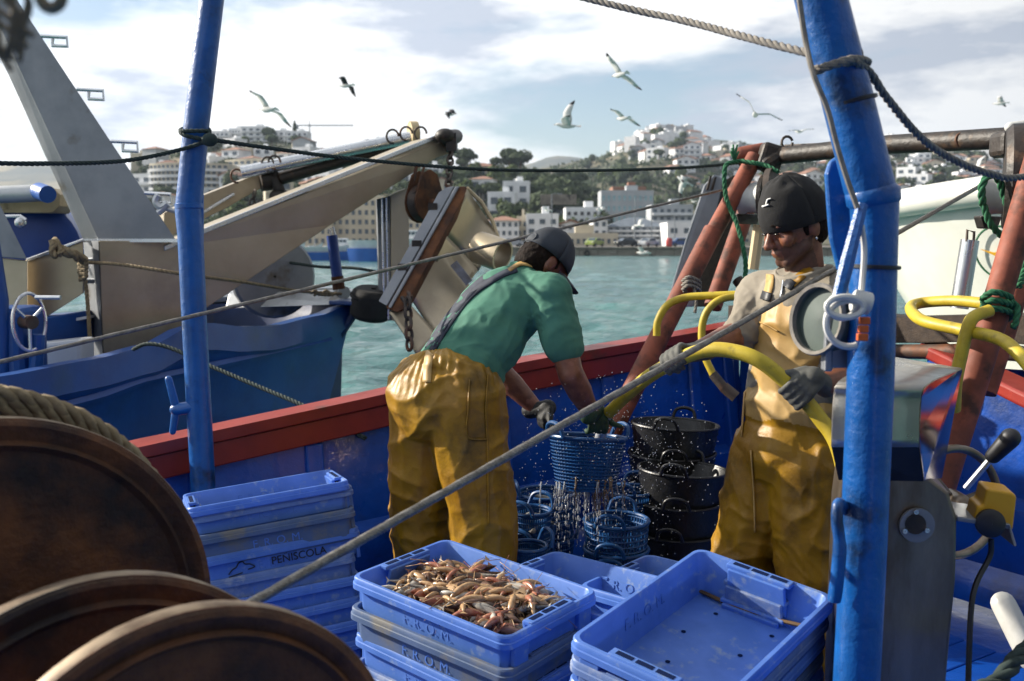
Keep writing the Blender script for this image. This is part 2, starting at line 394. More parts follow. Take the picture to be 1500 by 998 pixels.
building(780, 905, 347, 185, 'row of low shop fronts along the quay road', 'cream_wall', 1, 14, name='shop_row', depth=6)
building(1306, 1470, 303, 300, 'long low market hall with brown tiled roof behind the white boat', 'white_wall', 2, 16, 'hip', roofm='terracotta', name='market_hall', depth=12)
building(484, 560, 291, 207, 'sandy coloured block seen under the steel boom', 'cream_wall', 5, 8, name='apartment_block')
building(560, 625, 313, 203, 'low sandy building seen beside the steel boom strut', 'cream_wall', 4, 7, name='apartment_block')
building(430, 486, 305, 205, 'beige harbour building behind the moored blue and white trawler', 'cream_wall', 4, 6, name='apartment_block')
# curved hotel with ribbon balconies, on the left hill
def hotel(u0, u1, vt, vb, Y, label, floors, bend):
    t = thing('hotel', label, 'hotel', tuple(P((u0+u1)/2, vb, Y))); n = 16; W = (u1-u0)/F*Y; Ht = (vb-vt)/F*Y; fh = Ht/floors
    def pt(i, off): x = -W/2+W*i/n; return Vector((x, bend*(abs(2*i/n-1)**2)-off, 0))
    mb = MB(); ring = [pt(i, 0) for i in range(n+1)]+[Vector((W/2, 16+bend, 0)), Vector((-W/2, 16+bend, 0))]
    mb.prism([p+Vector((0, 0, -4)) for p in ring], (0, 0, Ht+4.6)); mb.build('wall', 'cream_wall', t)
    for f in range(floors):
        mb = MB(); ring = [pt(i, 1.5) for i in range(n+1)]+[pt(i, .02) for i in range(n, -1, -1)]
        mb.prism([p+Vector((0, 0, f*fh-.2)) for p in ring], (0, 0, fh*.42)); mb.build('balcony', 'white_wall', t)
        for i in range(n):
            a, b = pt(i, .06), pt(i+1, .06); d = b-a
            put('window', box_mesh(d.length*.62, .12, fh*.48), 'window_glass', t, (a+b)/2+Vector((0, 0, f*fh+fh*.68)), math.atan2(d.y, d.x))
    return t
hotel(214, 330, 242, 305, 360, 'long cream hotel with stacked ribbon balconies left of the blue post', 7, 5)
hotel(318, 482, 236, 300, 385, 'curved cream hotel with stacked white balconies behind the upper steel boom', 7, 9)
for i, (a, b, vt, yy, fl, lb) in enumerate([(310, 334, 194, 505, 4, 'white stepped flats on the hilltop just right of the blue post'), (335, 352, 190, 512, 5, 'narrow white block on the hilltop with green bush behind'), (353, 392, 187, 508, 5, 'tallest white apartment block crowning the left hill'), (392, 424, 193, 512, 4, 'white terraced block on the hilltop between two taller ones'), (420, 450, 194, 500, 4, 'white corner block at the right end of the hilltop row')]):
    building(a, b, vt, yy, lb, 'white_wall', fl, 4, zb=P(a, 222, yy).z, balcony=True, name='apartment_block')
# houses on the slopes
HG = [0]
def hill_house(hn, u, t, W, floors, label, wall, roof, yaw, group=None, detail=True, roofm='terracotta'):
    p = HILLS[hn](u, t); Y = p.y; h = floors*3.0+(.16*W if roof != 'flat' else 0)
    b_ = math.tan(math.atan((p.z+h-CZ)/Y)+TH); v = 499-b_*F; du = W*F/Y/2
    o = building(u-du, u+du, v, Y-4, label, wall, floors, max(2, int(W/3.2)), roof, balcony=(floors > 1 and HG[0] % 3 == 0), depth=8, zb=p.z-1.5, yaw=yaw, name='house', cat='house', roofm=roofm, detail=detail)
    HG[0] += 1
    if group: o['group'] = group
    return o
for u, t, W, fl, rf, wl, lb in [(708, .52, 7, 2, 'hip', 'white_wall', 'white villa with red tiled roof on the pine slope'), (757, .47, 8, 2, 'flat', 'white_wall', 'white flat roofed villa with long terrace among the pines'), (736, .33, 7.5, 2, 'flat', 'white_wall', 'white two tier villa low on the pine slope'), (646, .45, 6, 2, 'gable', 'cream_wall', 'beige gabled house beside the rusty pulley block'),
        (632, .72, 7, 2, 'flat', 'white_wall', 'white house high behind the boom tip'), (767, .72, 6, 1, 'flat', 'white_wall', 'small white house near the top of the pine slope'), (822, .62, 7, 1, 'flat', 'white_wall', 'low white house at the edge of the dark pines'), (706, .88, 10, 1, 'hip', 'cream_wall', 'old house with a pointed chimney on the pine crest'), (828, .45, 8, 1, 'flat', 'grey_wall', 'grey house above the stone retaining wall'), (590, .6, 7, 2, 'flat', 'white_wall', 'white house seen between boom and strut'), (672, .25, 7, 2, 'flat', 'white_wall', 'white two floor house at the foot of the pine slope')]:
    hill_house('hill_pines', u, t, W, fl, lb, wl, rf, random.Random(u).uniform(-.2, .2))
mb = MB(); a, b = P(793, 296, 262), P(843, 296, 262); mb.box(((a.x+b.x)/2, 262, a.z+.6), ((b-a).length, .6, 2.6))
for i in range(9): mb.box((a.x+(b.x-a.x)*i/8, 261.6, a.z+.6), (.4, .3, 2.7))
tag(mb.build('retaining_wall', 'quay_stone'), 'stone retaining wall with piers cut into the pine slope', 'wall')
rnd = random.Random(11)
occupied = []
def scatter(hn, n, ulo, uhi, tlo, thi, label, group, Wr=(8, 13), dens=None, seed=1):
    rnd = random.Random(seed); k = 0; tries = 0
    while k < n and tries < n*30:
        tries += 1; u = rnd.uniform(ulo, uhi); t = rnd.uniform(tlo, thi)
        if dens and not dens(u, t): continue
        p = HILLS[hn](u, t)
        if any((p.x-q.x)**2+(p.y-q.y)**2 < 130 for q in occupied): continue
        occupied.append(p); wl = rnd.choice(['white_wall']*5+['cream_wall', 'grey_wall'])
        hill_house(hn, u, t, rnd.uniform(*Wr), rnd.choice((1, 2, 2, 3)), label, wl, rnd.choice(('flat', 'flat', 'hip', 'gable')), rnd.uniform(-.7, .7), group, detail=(t < .75)); k += 1
scatter('hill_village', 34, 925, 1010, .86, .99, 'small white house packed into the hilltop village', 'white houses of the hilltop village', (8, 12), seed=2)
scatter('hill_village', 60, 880, 1090, .35, .92, 'white house on the scrubby slope below the hilltop village', 'houses on the slope below the village', dens=lambda u, t: u > 905+(.86-t)*200, seed=3)
scatter('hill_village', 135, 1275, 1500, .2, .97, 'house among dark trees on the hillside beyond the white boat', 'houses on the hillside beyond the white boat', seed=5)
scatter('hill_village', 24, 1040, 1230, .35, .95, 'house on the slope glimpsed behind the trawl gallows', 'houses on the slope behind the gallows', seed=6)
scatter('hill_hotel', 40, 170, 520, .15, .9, 'small house on the slope under the hilltop flats', 'houses under the hilltop flats', (7, 10), seed=7)
# hilltop castle-like block of the village
building(935, 1000, 191, 905, 'dense cluster of white stepped houses crowning the village peak', 'white_wall', 4, 9, zb=HILLS['hill_village'](968, 1).z-9, name='hilltop_block', depth=18)
building(948, 985, 187, 915, 'upper tier of the white cluster on the village peak', 'white_wall', 3, 5, zb=HILLS['hill_village'](968, 1).z-4, name='hilltop_block', depth=14)
# ---- trees: crowns of many leaf clumps
def crown_mesh(seed, kind):
    rnd = random.Random(seed); mb = MB(); me = []
    n = 420
    for i in range(n):
        while True:
            p = Vector((rnd.uniform(-1, 1), rnd.uniform(-1, 1), rnd.uniform(-1, 1)))
            L = p.length
            if L < 1 and L > .35: break
        if kind == 'pine': q = Vector((p.x*2.6, p.y*2.6, 3.6+p.z*1.25+noise.noise(p*2+Vector((seed, 0, 0)))*.9))
        elif kind == 'round': q = Vector((p.x*2.1, p.y*2.1, 3.0+p.z*2.2+noise.noise(p*2+Vector((seed, 0, 0)))*.8))
        else: q = Vector((p.x*.75, p.y*.75, 3.6+p.z*3.4))
        s = rnd.uniform(.28, .55) if kind != 'cyp' else rnd.uniform(.18, .35)
        nrm = (p+Vector((rnd.uniform(-.6, .6), rnd.uniform(-.6, .6), rnd.uniform(-.3, .8)))).normalized(); a = nrm.orthogonal().normalized(); b = nrm.cross(a)
        ph = rnd.uniform(0, 6)
        mb.add([q+(a*math.cos(ph+x)+b*math.sin(ph+x))*s*rnd.uniform(.6, 1.2) for x in (0, 1.3, 2.5, 3.8, 5)], [(0, 1, 2, 3, 4)])
    return mb.mesh('crown')
def trunk_mesh(h):
    mb = MB(); mb.tube([(0, 0, -.6), (.05, 0, h*.4), (-.05, .05, h)], [.28, .2, .1], 7)
    for a in range(5): an = a*1.3; mb.tube([(0, 0, h*.55+a*.25), (math.cos(an)*1.0, math.sin(an)*1.0, h*.85+a*.2)], [.1, .04], 5)
    return mb.mesh('trunk')
CR = {'pine': [crown_mesh(i, 'pine') for i in range(3)], 'round': [crown_mesh(i+5, 'round') for i in range(3)], 'cyp': [crown_mesh(9, 'cyp')]}
TRM = trunk_mesh(3.6)
for k in CR:
    for m in CR[k]: m.materials.append(M['foliage_light' if (k == 'round' and m is CR[k][1]) else 'foliage'])
TRM.materials.append(M['trunk'])
def tree(p, kind, s, label, group, seed):
    rnd = random.Random(seed)
    t = thing('pine_tree' if kind == 'pine' else 'cypress_tree' if kind == 'cyp' else 'broadleaf_tree', label, 'tree', p, group, rnd.uniform(0, 6)); t.scale = (s*rnd.uniform(.9, 1.2), s*rnd.uniform(.9, 1.2), s*rnd.uniform(.85, 1.15))
    put('trunk', TRM, 'trunk', t, (0, 0, 0)); put('crown', rnd.choice(CR[kind]), 'foliage', t, (0, 0, 0)); return t
rnd = random.Random(21)
def forest(hn, n, ulo, uhi, tlo, thi, s0, s1, label, group, kinds=('pine', 'round', 'round', 'pine'), seed=0):
    rnd = random.Random(seed)
    for i in range(n):
        u, t = rnd.uniform(ulo, uhi), rnd.uniform(tlo, thi); p = HILLS[hn](u, t)
        tree(p, rnd.choice(kinds), rnd.uniform(s0, s1), label, group, seed*1000+i)
forest('hill_pines', 120, 480, 880, .12, .97, .7, 1.25, 'dark tree on the pine slope between the white villas', 'trees on the pine slope', seed=1)
forest('hill_pines', 22, 785, 850, .35, .8, .9, 1.4, 'tall dark pine in the dense grove right of the villas', 'pines of the dense grove', ('pine',), seed=2)
forest('hill_pines', 12, 600, 770, .93, 1.0, 1.1, 1.6, 'rounded pine standing on the crest against the sky', 'pines on the crest', ('pine', 'round'), seed=3)
forest('hill_pines', 40, 640, 900, .02, .15, .7, 1.2, 'light green tree behind the quayside houses', 'trees behind the quayside houses', ('round',), seed=8)
forest('hill_village', 100, 1285, 1490, .25, .98, 1.2, 2.1, 'dark tree between houses on the hillside beyond the white boat', 'trees on the hillside beyond the white boat', seed=4)
forest('hill_village', 110, 860, 1230, .25, .88, 1.0, 1.8, 'dark tree on the scrubby slope of the village hill', 'trees on the village hill', seed=5)
forest('hill_hotel', 90, 150, 520, .15, .98, .9, 1.5, 'tree between the houses of the hotel hill', 'trees on the hotel hill', seed=6)
tree(HILLS['hill_hotel'](432, .97), 'cyp', 1.4, 'slim cypress beside the tower crane', None, 77)
# scrub covering the slopes, uncountable
def scrub(hn, n, ulo, uhi, tlo, thi, s0, s1, seed):
    rnd = random.Random(seed); mb = MB()
    for i in range(n):
        p = HILLS[hn](rnd.uniform(ulo, uhi), rnd.uniform(tlo, thi)); s = rnd.uniform(s0, s1)
        for k in range(5):
            q = p+Vector((rnd.uniform(-s, s), rnd.uniform(-s, s), rnd.uniform(0, s*.8))); a = rnd.uniform(0, 6)
            mb.add([q+Vector((math.cos(a)*s*.6, math.sin(a)*s*.6, -s*.3)), q+Vector((-math.cos(a)*s*.6, -math.sin(a)*s*.6, -s*.3)), q+Vector((rnd.uniform(-.3, .3)*s, 0, s*.6))], [(0, 1, 2)])
    o = mb.build('scrub', 'foliage', fix=False); o['kind'] = 'stuff'; o['label'] = 'low dark scrub covering the slope'; return o
scrub('hill_village', 5000, 800, 1560, .1, 1.0, 1.0, 2.6, 31); scrub('hill_pines', 3500, 300, 900, .05, 1.0, .5, 1.4, 32); scrub('hill_hotel', 3000, 0, 620, .05, 1.0, .6, 1.6, 33)
# ---- cars on the quay
for n, c in (('paint_silver', '#a9adb2'), ('paint_green', '#8fa048'), ('paint_dark', '#26292e'), ('paint_blue', '#2c4f8c'), ('paint_white', '#d8d8d6'), ('paint_red', '#a32622')): mat(n, c, rough=.25, coat=.5)
mat('lamp_glass', '#d8d4c4', rough=.2); mat('galvanised', '#8c9196', '#787d82', rough=.45, metal=.8, scale=6)
def car(u, Y, paint, label, yaw, L=4.2, Hc=1.45):
    t = thing('parked_car', label, 'car', (P(u, HZ, Y).x, Y, QZ+.006), None, yaw)
    pr = [(-.5, .2), (-.5, .55), (-.47, .62), (-.3, .66), (-.2, .97), (.14, 1.0), (.3, .68), (.47, .6), (.5, .45), (.5, .2)]
    mb = MB(); mb.prism([(x*L, -.82, z*Hc) for x, z in pr], (0, 1.64, 0)); mb.build('body', paint, t, bevel=.08)
    for s in (-1, 1):
        mb = MB(); y = s*.83; mb.prism([(-.27*L, y, .68*Hc), (-.18*L, y, .93*Hc), (.12*L, y, .95*Hc), (.25*L, y, .69*Hc)], (0, .012*s, 0)); mb.build('side_window', 'window_glass', t)
        for x in (-.3, .31):
            mb = MB(); mb.lathe([(.01, -.1), (.2, -.1), (.31, -.09), (.31, .09), (.2, .1), (.01, .1)], (x*L, s*.76, .31), (0, 1, 0), 16); w_ = mb.build('wheel', 'rubber', t)
            mb = MB(); mb.lathe([(.01, -.012), (.17, -.012), (.17, .012), (.01, .012)], (x*L, s*.865, .31), (0, 1, 0), 12); mb.build('rim', 'galvanised', w_)
        mb = MB(); mb.box((-.5*L, s*.58, .5*Hc), (.06, .3, .14)); mb.build('headlight', 'lamp_glass', t)
    mb = MB(); mb.prism([(-.296*L, -.7, .675*Hc), (-.296*L, .7, .675*Hc), (-.205*L, .62, .95*Hc), (-.205*L, -.62, .95*Hc)], (-.02, 0, .012)); mb.build('windscreen', 'window_glass', t)
    return t
car(748, 172, 'paint_silver', 'silver estate car parked on the quay behind the bending man', .25, 4.5)
car(871, 166, 'paint_green', 'lime green hatchback parked on the quay', 1.0, 3.9, 1.5)
car(919, 166, 'paint_dark', 'black car parked between the green and silver cars', .35, 4.3)
car(950, 166, 'paint_silver', 'silver saloon parked beside the black car', .9, 4.4)
car(996, 168, 'paint_blue', 'blue car parked beside the red bin', .3, 4.2)
car(690, 173, 'paint_white', 'white car parked on the quay left of the silver estate', .2, 4.2)
mb = MB(); mb.lathe([(.01, 0), (.5, 0), (.55, 1.2), (.4, 1.45), (.01, 1.5)], (P(980, HZ, 165).x, 165, QZ), (0, 0, 1), 14); tag(mb.build('waste_bin', 'paint_red', smooth=True), 'red bin on the quay left of the blue car', 'bin')
def lamp_post(u, Y, vt, label):
    h = P(u, vt, Y).z-QZ; t = thing('street_lamp', label, 'street lamp', (P(u, HZ, Y).x, Y, QZ))
    mb = MB(); mb.tube([(0, 0, 0), (0, 0, h)], [.14, .08], 8); mb.build('pole', 'galvanised', t)
    mb = MB(); mb.tube([(0, 0, h), (.6, 0, h+.2), (1.3, 0, h+.15)], .06, 6); mb.build('arm', 'galvanised', t)
    mb = MB(); mb.box((1.4, 0, h+.08), (.8, .3, .16)); mb.build('lamp_head', 'galvanised', t, bevel=.04)
for u, Y, vt, lb in ((808, 176, 285, 'tall mast lamp in front of the pine slope'), (930, 176, 290, 'street lamp in front of the glass fronted block'), (954, 172, 305, 'short street lamp above the silver saloon'), (988, 170, 317, 'street lamp beside the white warehouse')): lamp_post(u, Y, vt, lb)
# tower crane on the left skyline
t = thing('tower_crane', 'thin tower crane on the skyline above the left hill', 'crane', tuple(P(454, 225, 600)))
h = 42/F*600; mb = MB(); mb.tube([(0, 0, 0), (0, 0, h)], .5, 4); mb.build('mast', 'galvanised', t)
mb = MB(); mb.tube([(-9, 0, h*.95), (26, 0, h*.95)], .4, 4); mb.build('jib', 'galvanised', t)
mb = MB(); mb.tube([(0, 0, h), (0, 0, h*1.1)], .35, 4); mb.box((-7.5, 0, h*.88), (2, 1, 2)); mb.build('counterweight', 'galvanised', t)
# canopies of the market on the right
mat('canopy', '#c8d2e0', '#b4c2d6', rough=.6, scale=.5)
for k, (a, b) in enumerate([(1312, 1368), (1372, 1430)]):
    A, B = P(a, 318, 150), P(b, 318, 150); t = thing('market_canopy', ('pale blue canopy roof beside the blue post on the far quay', 'pale blue canopy roof behind the white boat bow')[k], 'canopy', ((A.x+B.x)/2, 153, QZ)); W = B.x-A.x; hh = A.z-QZ
    mb = MB(); mb.prism([(-W/2, -3, hh-.9), (W/2, -3, hh-.9), (W/2, 0, hh), (-W/2, 0, hh)], (0, 0, .08)); mb.prism([(-W/2, 0, hh), (W/2, 0, hh), (W/2, 3, hh-.9), (-W/2, 3, hh-.9)], (0, 0, .08)); mb.build('roof', 'canopy', t)
    for sx in (-1, 1):
        for sy in (-1, 1):
            mb = MB(); mb.tube([(sx*W*.47, sy*2.9, -1.6), (sx*W*.47, sy*2.9, hh-.9)], .07, 6); mb.build('post', 'galvanised', t)
# ---- the blue and white trawler and small boats on the far left
mat('boat_white', '#d2d4d6', '#c0c3c6', rough=.4, scale=1); mat('boat_blue', '#2a5fae', '#2453a0', rough=.4, scale=1)
def far_boat(u0, u1, vdeck, Y, label, hullm='boat_blue', cab=True, group=None):
    W = (u1-u0)/F*Y; c = P((u0+u1)/2, HZ, Y); h = P(u0, vdeck, Y).z-WZ; t = thing('moored_boat', label, 'boat', (c.x, Y, WZ), group)
    def sec(x, k): w_ = 1.7*(1-max(0, (abs(x)-.2)/.8)**2.2)*W/14; z = h*(1+.35*max(0, x)**2); return [(x*W/2, -w_, z*k[0]+k[1]) , (x*W/2, w_, z*k[0]+k[1])]
    def hull(z0, z1, m, name, gx=1):
        mb = MB(); rows = []
        for s in (-1, 1):
            rows = []
            for i in range(15):
                x = -1+2*i/14; w_ = (1.9*(1-max(0, (abs(x)-.3)/.7)**2)+.02)*W/14*gx; zz = h*(1+.3*max(0, x)**2)
                rows.append([(x*W/2*(.93+.07*q), s*w_*(.75+.25*q), zz*(z0+(z1-z0)*q)) for q in (0, .5, 1)])
            mb.grid(rows)
        mb.grid([[(-W/2+W*i/14, -(1.9*(1-max(0, (abs(-1+2*i/14)-.3)/.7)**2))*W/14*.95, h*.9*z1), (-W/2+W*i/14, (1.9*(1-max(0, (abs(-1+2*i/14)-.3)/.7)**2))*W/14*.95, h*.9*z1)] for i in range(15)])
        return mb.build(name, m, t, smooth=True)
    hull(-.2, .62, hullm, 'hull'); hull(.62, 1, 'boat_white', 'bulwark', 1.01)
    if cab:
        mb = MB(); mb.box((W*.22, 0, h+W*.05), (W*.2, W*.12, W*.12)); mb.build('wheelhouse', 'boat_white', t, bevel=.1)
        for i in range(4): put('window', box_mesh(W*.035, .06, W*.03), 'window_glass', t, (W*.22+(i-1.5)*W*.046, -W*.06-.02, h+W*.075))
    mb = MB(); mb.tube([(-W*.1, 0, h*.5), (-W*.1, 0, h+W*.22)], [W*.008, W*.004], 6); mb.build('mast', 'galvanised', t)
    return t
far_boat(415, 530, 362, 118, 'blue hulled trawler with white rail moored behind the steel boom')
far_boat(508, 640, 352, 112, 'white trawler with blue stripe moored left of the hanging trawl board', 'boat_blue')
for i, u in enumerate((436, 462, 486, 516, 545, 600)): far_boat(u-11, u+11, 360, 140+i*2, 'small white motor boat moored by the far quay', 'boat_white', i % 2 == 0, 'small white boats by the far quay')
for i, u in enumerate((1326, 1345)): far_boat(u-14, u+14, 352, 120+i*6, 'small pale boat moored behind the white boat bow', 'boat_white', True, 'small boats behind the white boat')

# ---- the air over the harbour
def haze():
    m = bpy.data.materials.new('haze'); m.use_nodes = True; n = m.node_tree.nodes; n.clear(); o = n.new('ShaderNodeOutputMaterial'); v = n.new('ShaderNodeVolumePrincipled')
    v.inputs['Color'].default_value = (.68, .82, 1, 1); v.inputs['Density'].default_value = .00013; v.inputs['Anisotropy'].default_value = .1; m.node_tree.links.new(v.outputs[0], o.inputs['Volume']); M['haze'] = m
    mb = MB(); mb.box((0, 2600, 140), (9000, 6200, 290)); b = mb.build('haze', 'haze'); b['kind'] = 'stuff'; b['label'] = 'thin pale haze over the harbour and hills'; b.display_type = 'WIRE'
haze()
# ================================================================ THE NEIGHBOURING TRAWLER
mat('hull_blue', '#0d4a90', '#0a3c7c', rough=.42, scale=3, c3='#174270', s3=2.2, lo3=.55, hi3=.7, bump=.25, bscale=9, bdist=.01, coat=.1)
mat('hull_inside', '#12305f', '#0e2850', rough=.5, scale=4, c3='#3c3a3c', s3=3, lo3=.6, hi3=.72, bump=.2, bscale=12)
mat('steel_brushed', '#b9ac94', '#a2957c', rough=.42, metal=.75, scale=2.2, lo=.3, hi=.7, c3='#8d8172', s3=1.6, lo3=.52, hi3=.75, bump=.06, bscale=60, rvar=.08)
mat('steel_dull', '#8b8e92', '#7b7f84', rough=.5, metal=.7, scale=3, c3='#6c675f', s3=2.5, bump=.06, bscale=40)
mat('steel_bright', '#d8dadb', '#c6c9cb', rough=.28, metal=.9, scale=5)
mat('alu_rail', '#c2c4c4', '#aaadae', rough=.4, metal=.5, scale=4, c3='#84817c', s3=5)
mat('black_grease', '#17130f', '#2b221a', rough=.55, scale=12, bump=.4, bscale=40, c3='#4a3826', s3=9)
mat('rust', '#4a2c1a', '#6d4424', rough=.85, scale=7, c3='#2a1a12', s3=4, lo3=.5, hi3=.65, bump=.5, bscale=40, bdist=.004)
mat('rust_iron', '#3a3532', '#574c44', rough=.65, metal=.4, scale=9, c3='#6b3f22', s3=5, lo3=.5, hi3=.66, bump=.35, bscale=45, bdist=.003)
mat('rope_dark', '#22302e', '#2f3d3a', rough=.9, scale=40); mat('rope_tan', '#75664c', '#8d7c5e', rough=.95, scale=40); mat('rope_green', '#1f5638', '#2e6b48', rough=.9, scale=50); mat('rope_grey', '#6f6a62', '#857f76', rough=.9, scale=40)
mat('beige_paint', '#c5b088', '#ae9870', rough=.5, scale=4, c3='#6d5a3c', s3=5, lo3=.6, hi3=.7)
mat('drum_blue', '#1a4490', '#153a80', rough=.4, scale=3, bump=.1)
NB = thing('moored_trawler', 'dark blue fishing boat with stainless steel gantry moored alongside', 'boat')
S0, S1 = Vector((-2.37, 4.6, 0)), Vector((-1.136, 7.2, 0)); AX = (S1-S0).normalized(); OUT = Vector((AX.y, -AX.x, 0))
def sheer(s):
    pts = [(-.6, .86), (-.2, .88), (0, .94), (.177, .962), (.33, 1.0), (.36, 1.03), (.404, 1.064), (.46, 1.09), (.6, 1.04), (.681, 1.025), (.85, 1.06), (.96, 1.105), (1, 1.13)]
    return interp([(a*1000, b) for a, b in pts], s*1000)
rows = []
ss = [-.9+1.9*i/60 for i in range(61)]
for s in ss:
    top = S0+(S1-S0)*s; top.z = sheer(s); k = max(0, (s-.45)/.55); row = []
    row.append(top-OUT*.10*(1 if s < .97 else .2)+Vector((0, 0, -.003))); row.append(top+Vector((0, 0, .0)))
    for q in (.08, .1, .25, .45, .65, .85, 1):
        z = top.z+(-.9-top.z)*q
        row.append(top+OUT*(.008 if q < .09 else -.012-.42*q**1.4*(1-.5*k))-AX*(.75*k**2*q)+Vector((0, 0, z-top.z)))
    rows.append(row)
mb = MB(); mb.grid(rows); mb.build('hull', 'hull_blue', NB, smooth=True, fix=False)
# far side of the hull, its inner face and the deck
FO = [Vector((-1.136, 7.2, 1.13)), Vector((-1.45, 7.75, 1.1)), Vector((-1.95, 8.2, 1.06)), Vector((-2.7, 8.3, 1.02)), Vector((-3.8, 7.9, .96)), Vector((-5.2, 6.6, .9))]
fo = cr(FO, 6); mb = MB(); mb.grid([[p, p+Vector((.02, -.12, 0)), p+Vector((.02, -.13, -.08)), p+Vector((-.45, -.1, -.75))] for p in fo]); mb.build('far_bulwark', 'hull_inside', NB, smooth=True, fix=False, solid=.05)
mb = MB(); near = [S0+(S1-S0)*s-OUT*.12+Vector((0, 0, .38)) for s in ss]
mb.add([p for p in near]+[Vector((p.x, p.y, .38)) for p in fo], [tuple(range(len(near)+len(fo)))]); mb.build('deck', 'hull_inside', NB, fix=False)
mb = MB(); mb.grid([[S0+(S1-S0)*s-OUT*.1+Vector((0, 0, sheer(s)-.01)), S0+(S1-S0)*s-OUT*.14+Vector((0, 0, .38))] for s in ss]); mb.build('inner_bulwark', 'hull_inside', NB, smooth=True, fix=False)
mb = MB(); mb.tube([p+Vector((0, -.06, .07)) for p in fo[2:22]], .05, 8); mb.build('handrail', 'alu_rail', NB, smooth=True)
mb = MB(); q = [P(330, 452, 7.6), P(505, 446, 7.25), P(500, 425, 7.4), P(335, 430, 7.7)]; mb.prism(q, (.05, .25, 0)); mb.build('bow_platform', 'alu_rail', NB, bevel=.01)
mb = MB(); mb.box(P(512, 443, 7.12)+Vector((0, 0, .0)), (.22, .2, .03), Matrix.Rotation(-.5, 3, 'Z')); mb.build('bow_cap', 'hull_blue', NB, bevel=.008)
# rub rail
mb = MB(); mb.tube([S0+(S1-S0)*s+OUT*(.0-.035)+Vector((0, 0, sheer(min(s, .3))-.23+.12*s)) for s in ss[:58]], .03, 6); mb.build('rub_rail', 'hull_blue', NB, smooth=True)
BN = Vector((.496, -.868, 0)); BT = -BN*.42
def YB(u): return 6.0+(u-220)/440.0
def plate(name, uv, m='steel_brushed', ext=BT, off=0, yf=YB, parent=NB, bevel=.004):
    mb = MB(); mb.prism([P(u, v, yf(u))+BN*off for u, v in uv], ext); return mb.build(name, m, parent, bevel=bevel)
# main boom, with its bright top flange
bo = plate('boom', [(240, 362), (295, 338), (480, 264), (640, 199), (660, 203), (663, 224), (640, 231), (483, 331), (300, 453), (240, 500)])
plate('flange', [(240, 360), (295, 336), (640, 197), (641, 203), (295, 344), (240, 368)], 'steel_bright', BN*.02, .001, parent=bo)
mb = MB(); mb.cap(P(657, 203, 6.95), P(668, 200, 7.2), .06, .05); mb.box(P(662, 210, 6.97), (.07, .18, .12)); mb.ell(P(652, 199, 6.9), (.07, .07, .05)); mb.build('boom_sheave', 'black_grease', NB, smooth=True)
# upright box and raking arm
up = plate('upright', [(145, 353), (291, 353), (300, 455), (292, 535), (152, 535)], off=-.002)
mb = MB(); mb.prism([P(122, 353, 6.02), P(144, 353, YB(145)), P(151, 540, YB(145)), P(136, 540, 6.02)], (-.1, .3, 0)); mb.build('upright_side', 'steel_dull', NB)
plate('raking_arm', [(-30, -60), (-5, -60), (25, 0), (258, 352), (144, 352), (0, 40)], 'steel_dull', yf=lambda u: 5.95, off=0)
mb = MB(); mb.prism([P(-34, -10, 6.0), P(0, 40, 5.96), P(143, 351, 5.96), P(122, 351, 6.02), P(0, 82, 6.03)], (-.08, .3, 0)); mb.build('arm_side', 'steel_dull', NB)
mb = MB(); mb.prism([P(122, 355, 5.93), P(290, 355, 5.93), P(290, 350, 5.93), P(122, 350, 5.93)], (0, .03, 0)); mb.build('weld_seam', 'steel_bright', NB)
# rungs on the raking arm
for (u, v) in ((60, 53), (113, 131), (163, 207), (212, 283)):
    mb = MB(); y = 5.9; q = [P(u, v, y), P(u+38, v+2, y), P(u+39, v+15, y), P(u+17, v+14, y), P(u+17, v+4, y)]; mb.tube(q, .011, 8); mb.build('rung', 'steel_bright', NB, smooth=True)
mb = MB(); mb.tube(cr([P(232, 286, 5.85), P(228, 296, 5.85), P(236, 304, 5.85), P(246, 298, 5.85)], 5), .022, 8); mb.tube([P(244, 302, 5.85), P(232, 312, 5.85)], .02, 8); mb.tube([P(240, 305, 5.85), P(285, 318, 5.9)], .014, 8); mb.build('shackle', 'alu_rail', NB, smooth=True)
# second boom behind, sleeve and pipes
y2 = lambda u: 7.3+(u-220)/500.
plate('rear_boom', [(240, 312), (296, 287), (380, 254), (382, 276), (330, 306), (296, 322), (240, 352)], yf=y2, ext=BT*.5)
plate('rear_boom_rib', [(296, 309), (340, 283), (342, 286), (296, 314)], 'steel_bright', yf=y2, ext=BN*.04, off=.01)
mb = MB(); mb.tube([P(381, 265, 7.6), P(406, 262, 7.65)], .085, 10); mb.cap(P(402, 262, 7.6), P(414, 290, 7.6), .05, .04); mb.tube([P(410, 262, 7.6), P(500, 236, 7.7), P(608, 210, 7.8)], .05, 10); mb.ell(P(410, 288, 7.6), (.08, .08, .06)); mb.build('greased_pipe', 'black_grease', NB, smooth=True)
mb = MB(); mb.tube([P(354, 253, 7.5), P(480, 226, 7.6), P(605, 201, 7.7)], .047, 12); mb.build('silver_pipe', 'steel_bright', NB, smooth=True)
mb = MB(); mb.tube([P(600, 197, 7.68), P(611, 197, 7.7)], .1, 12); mb.build('pipe_end_plate', 'beige_paint', NB, smooth=True)
for k, (u, v) in enumerate([(347, 258), (402, 238), (392, 240), (595, 196), (616, 196), (575, 200)]):
    mb = MB(); c = P(u, v, 7.5); mb.tube([c+Vector((math.cos(a)*.045, 0, math.sin(a)*.05)) for a in [i*math.pi*2/14 for i in range(12)]], .008, 6); mb.build('ring', 'rust_iron', NB, smooth=True)
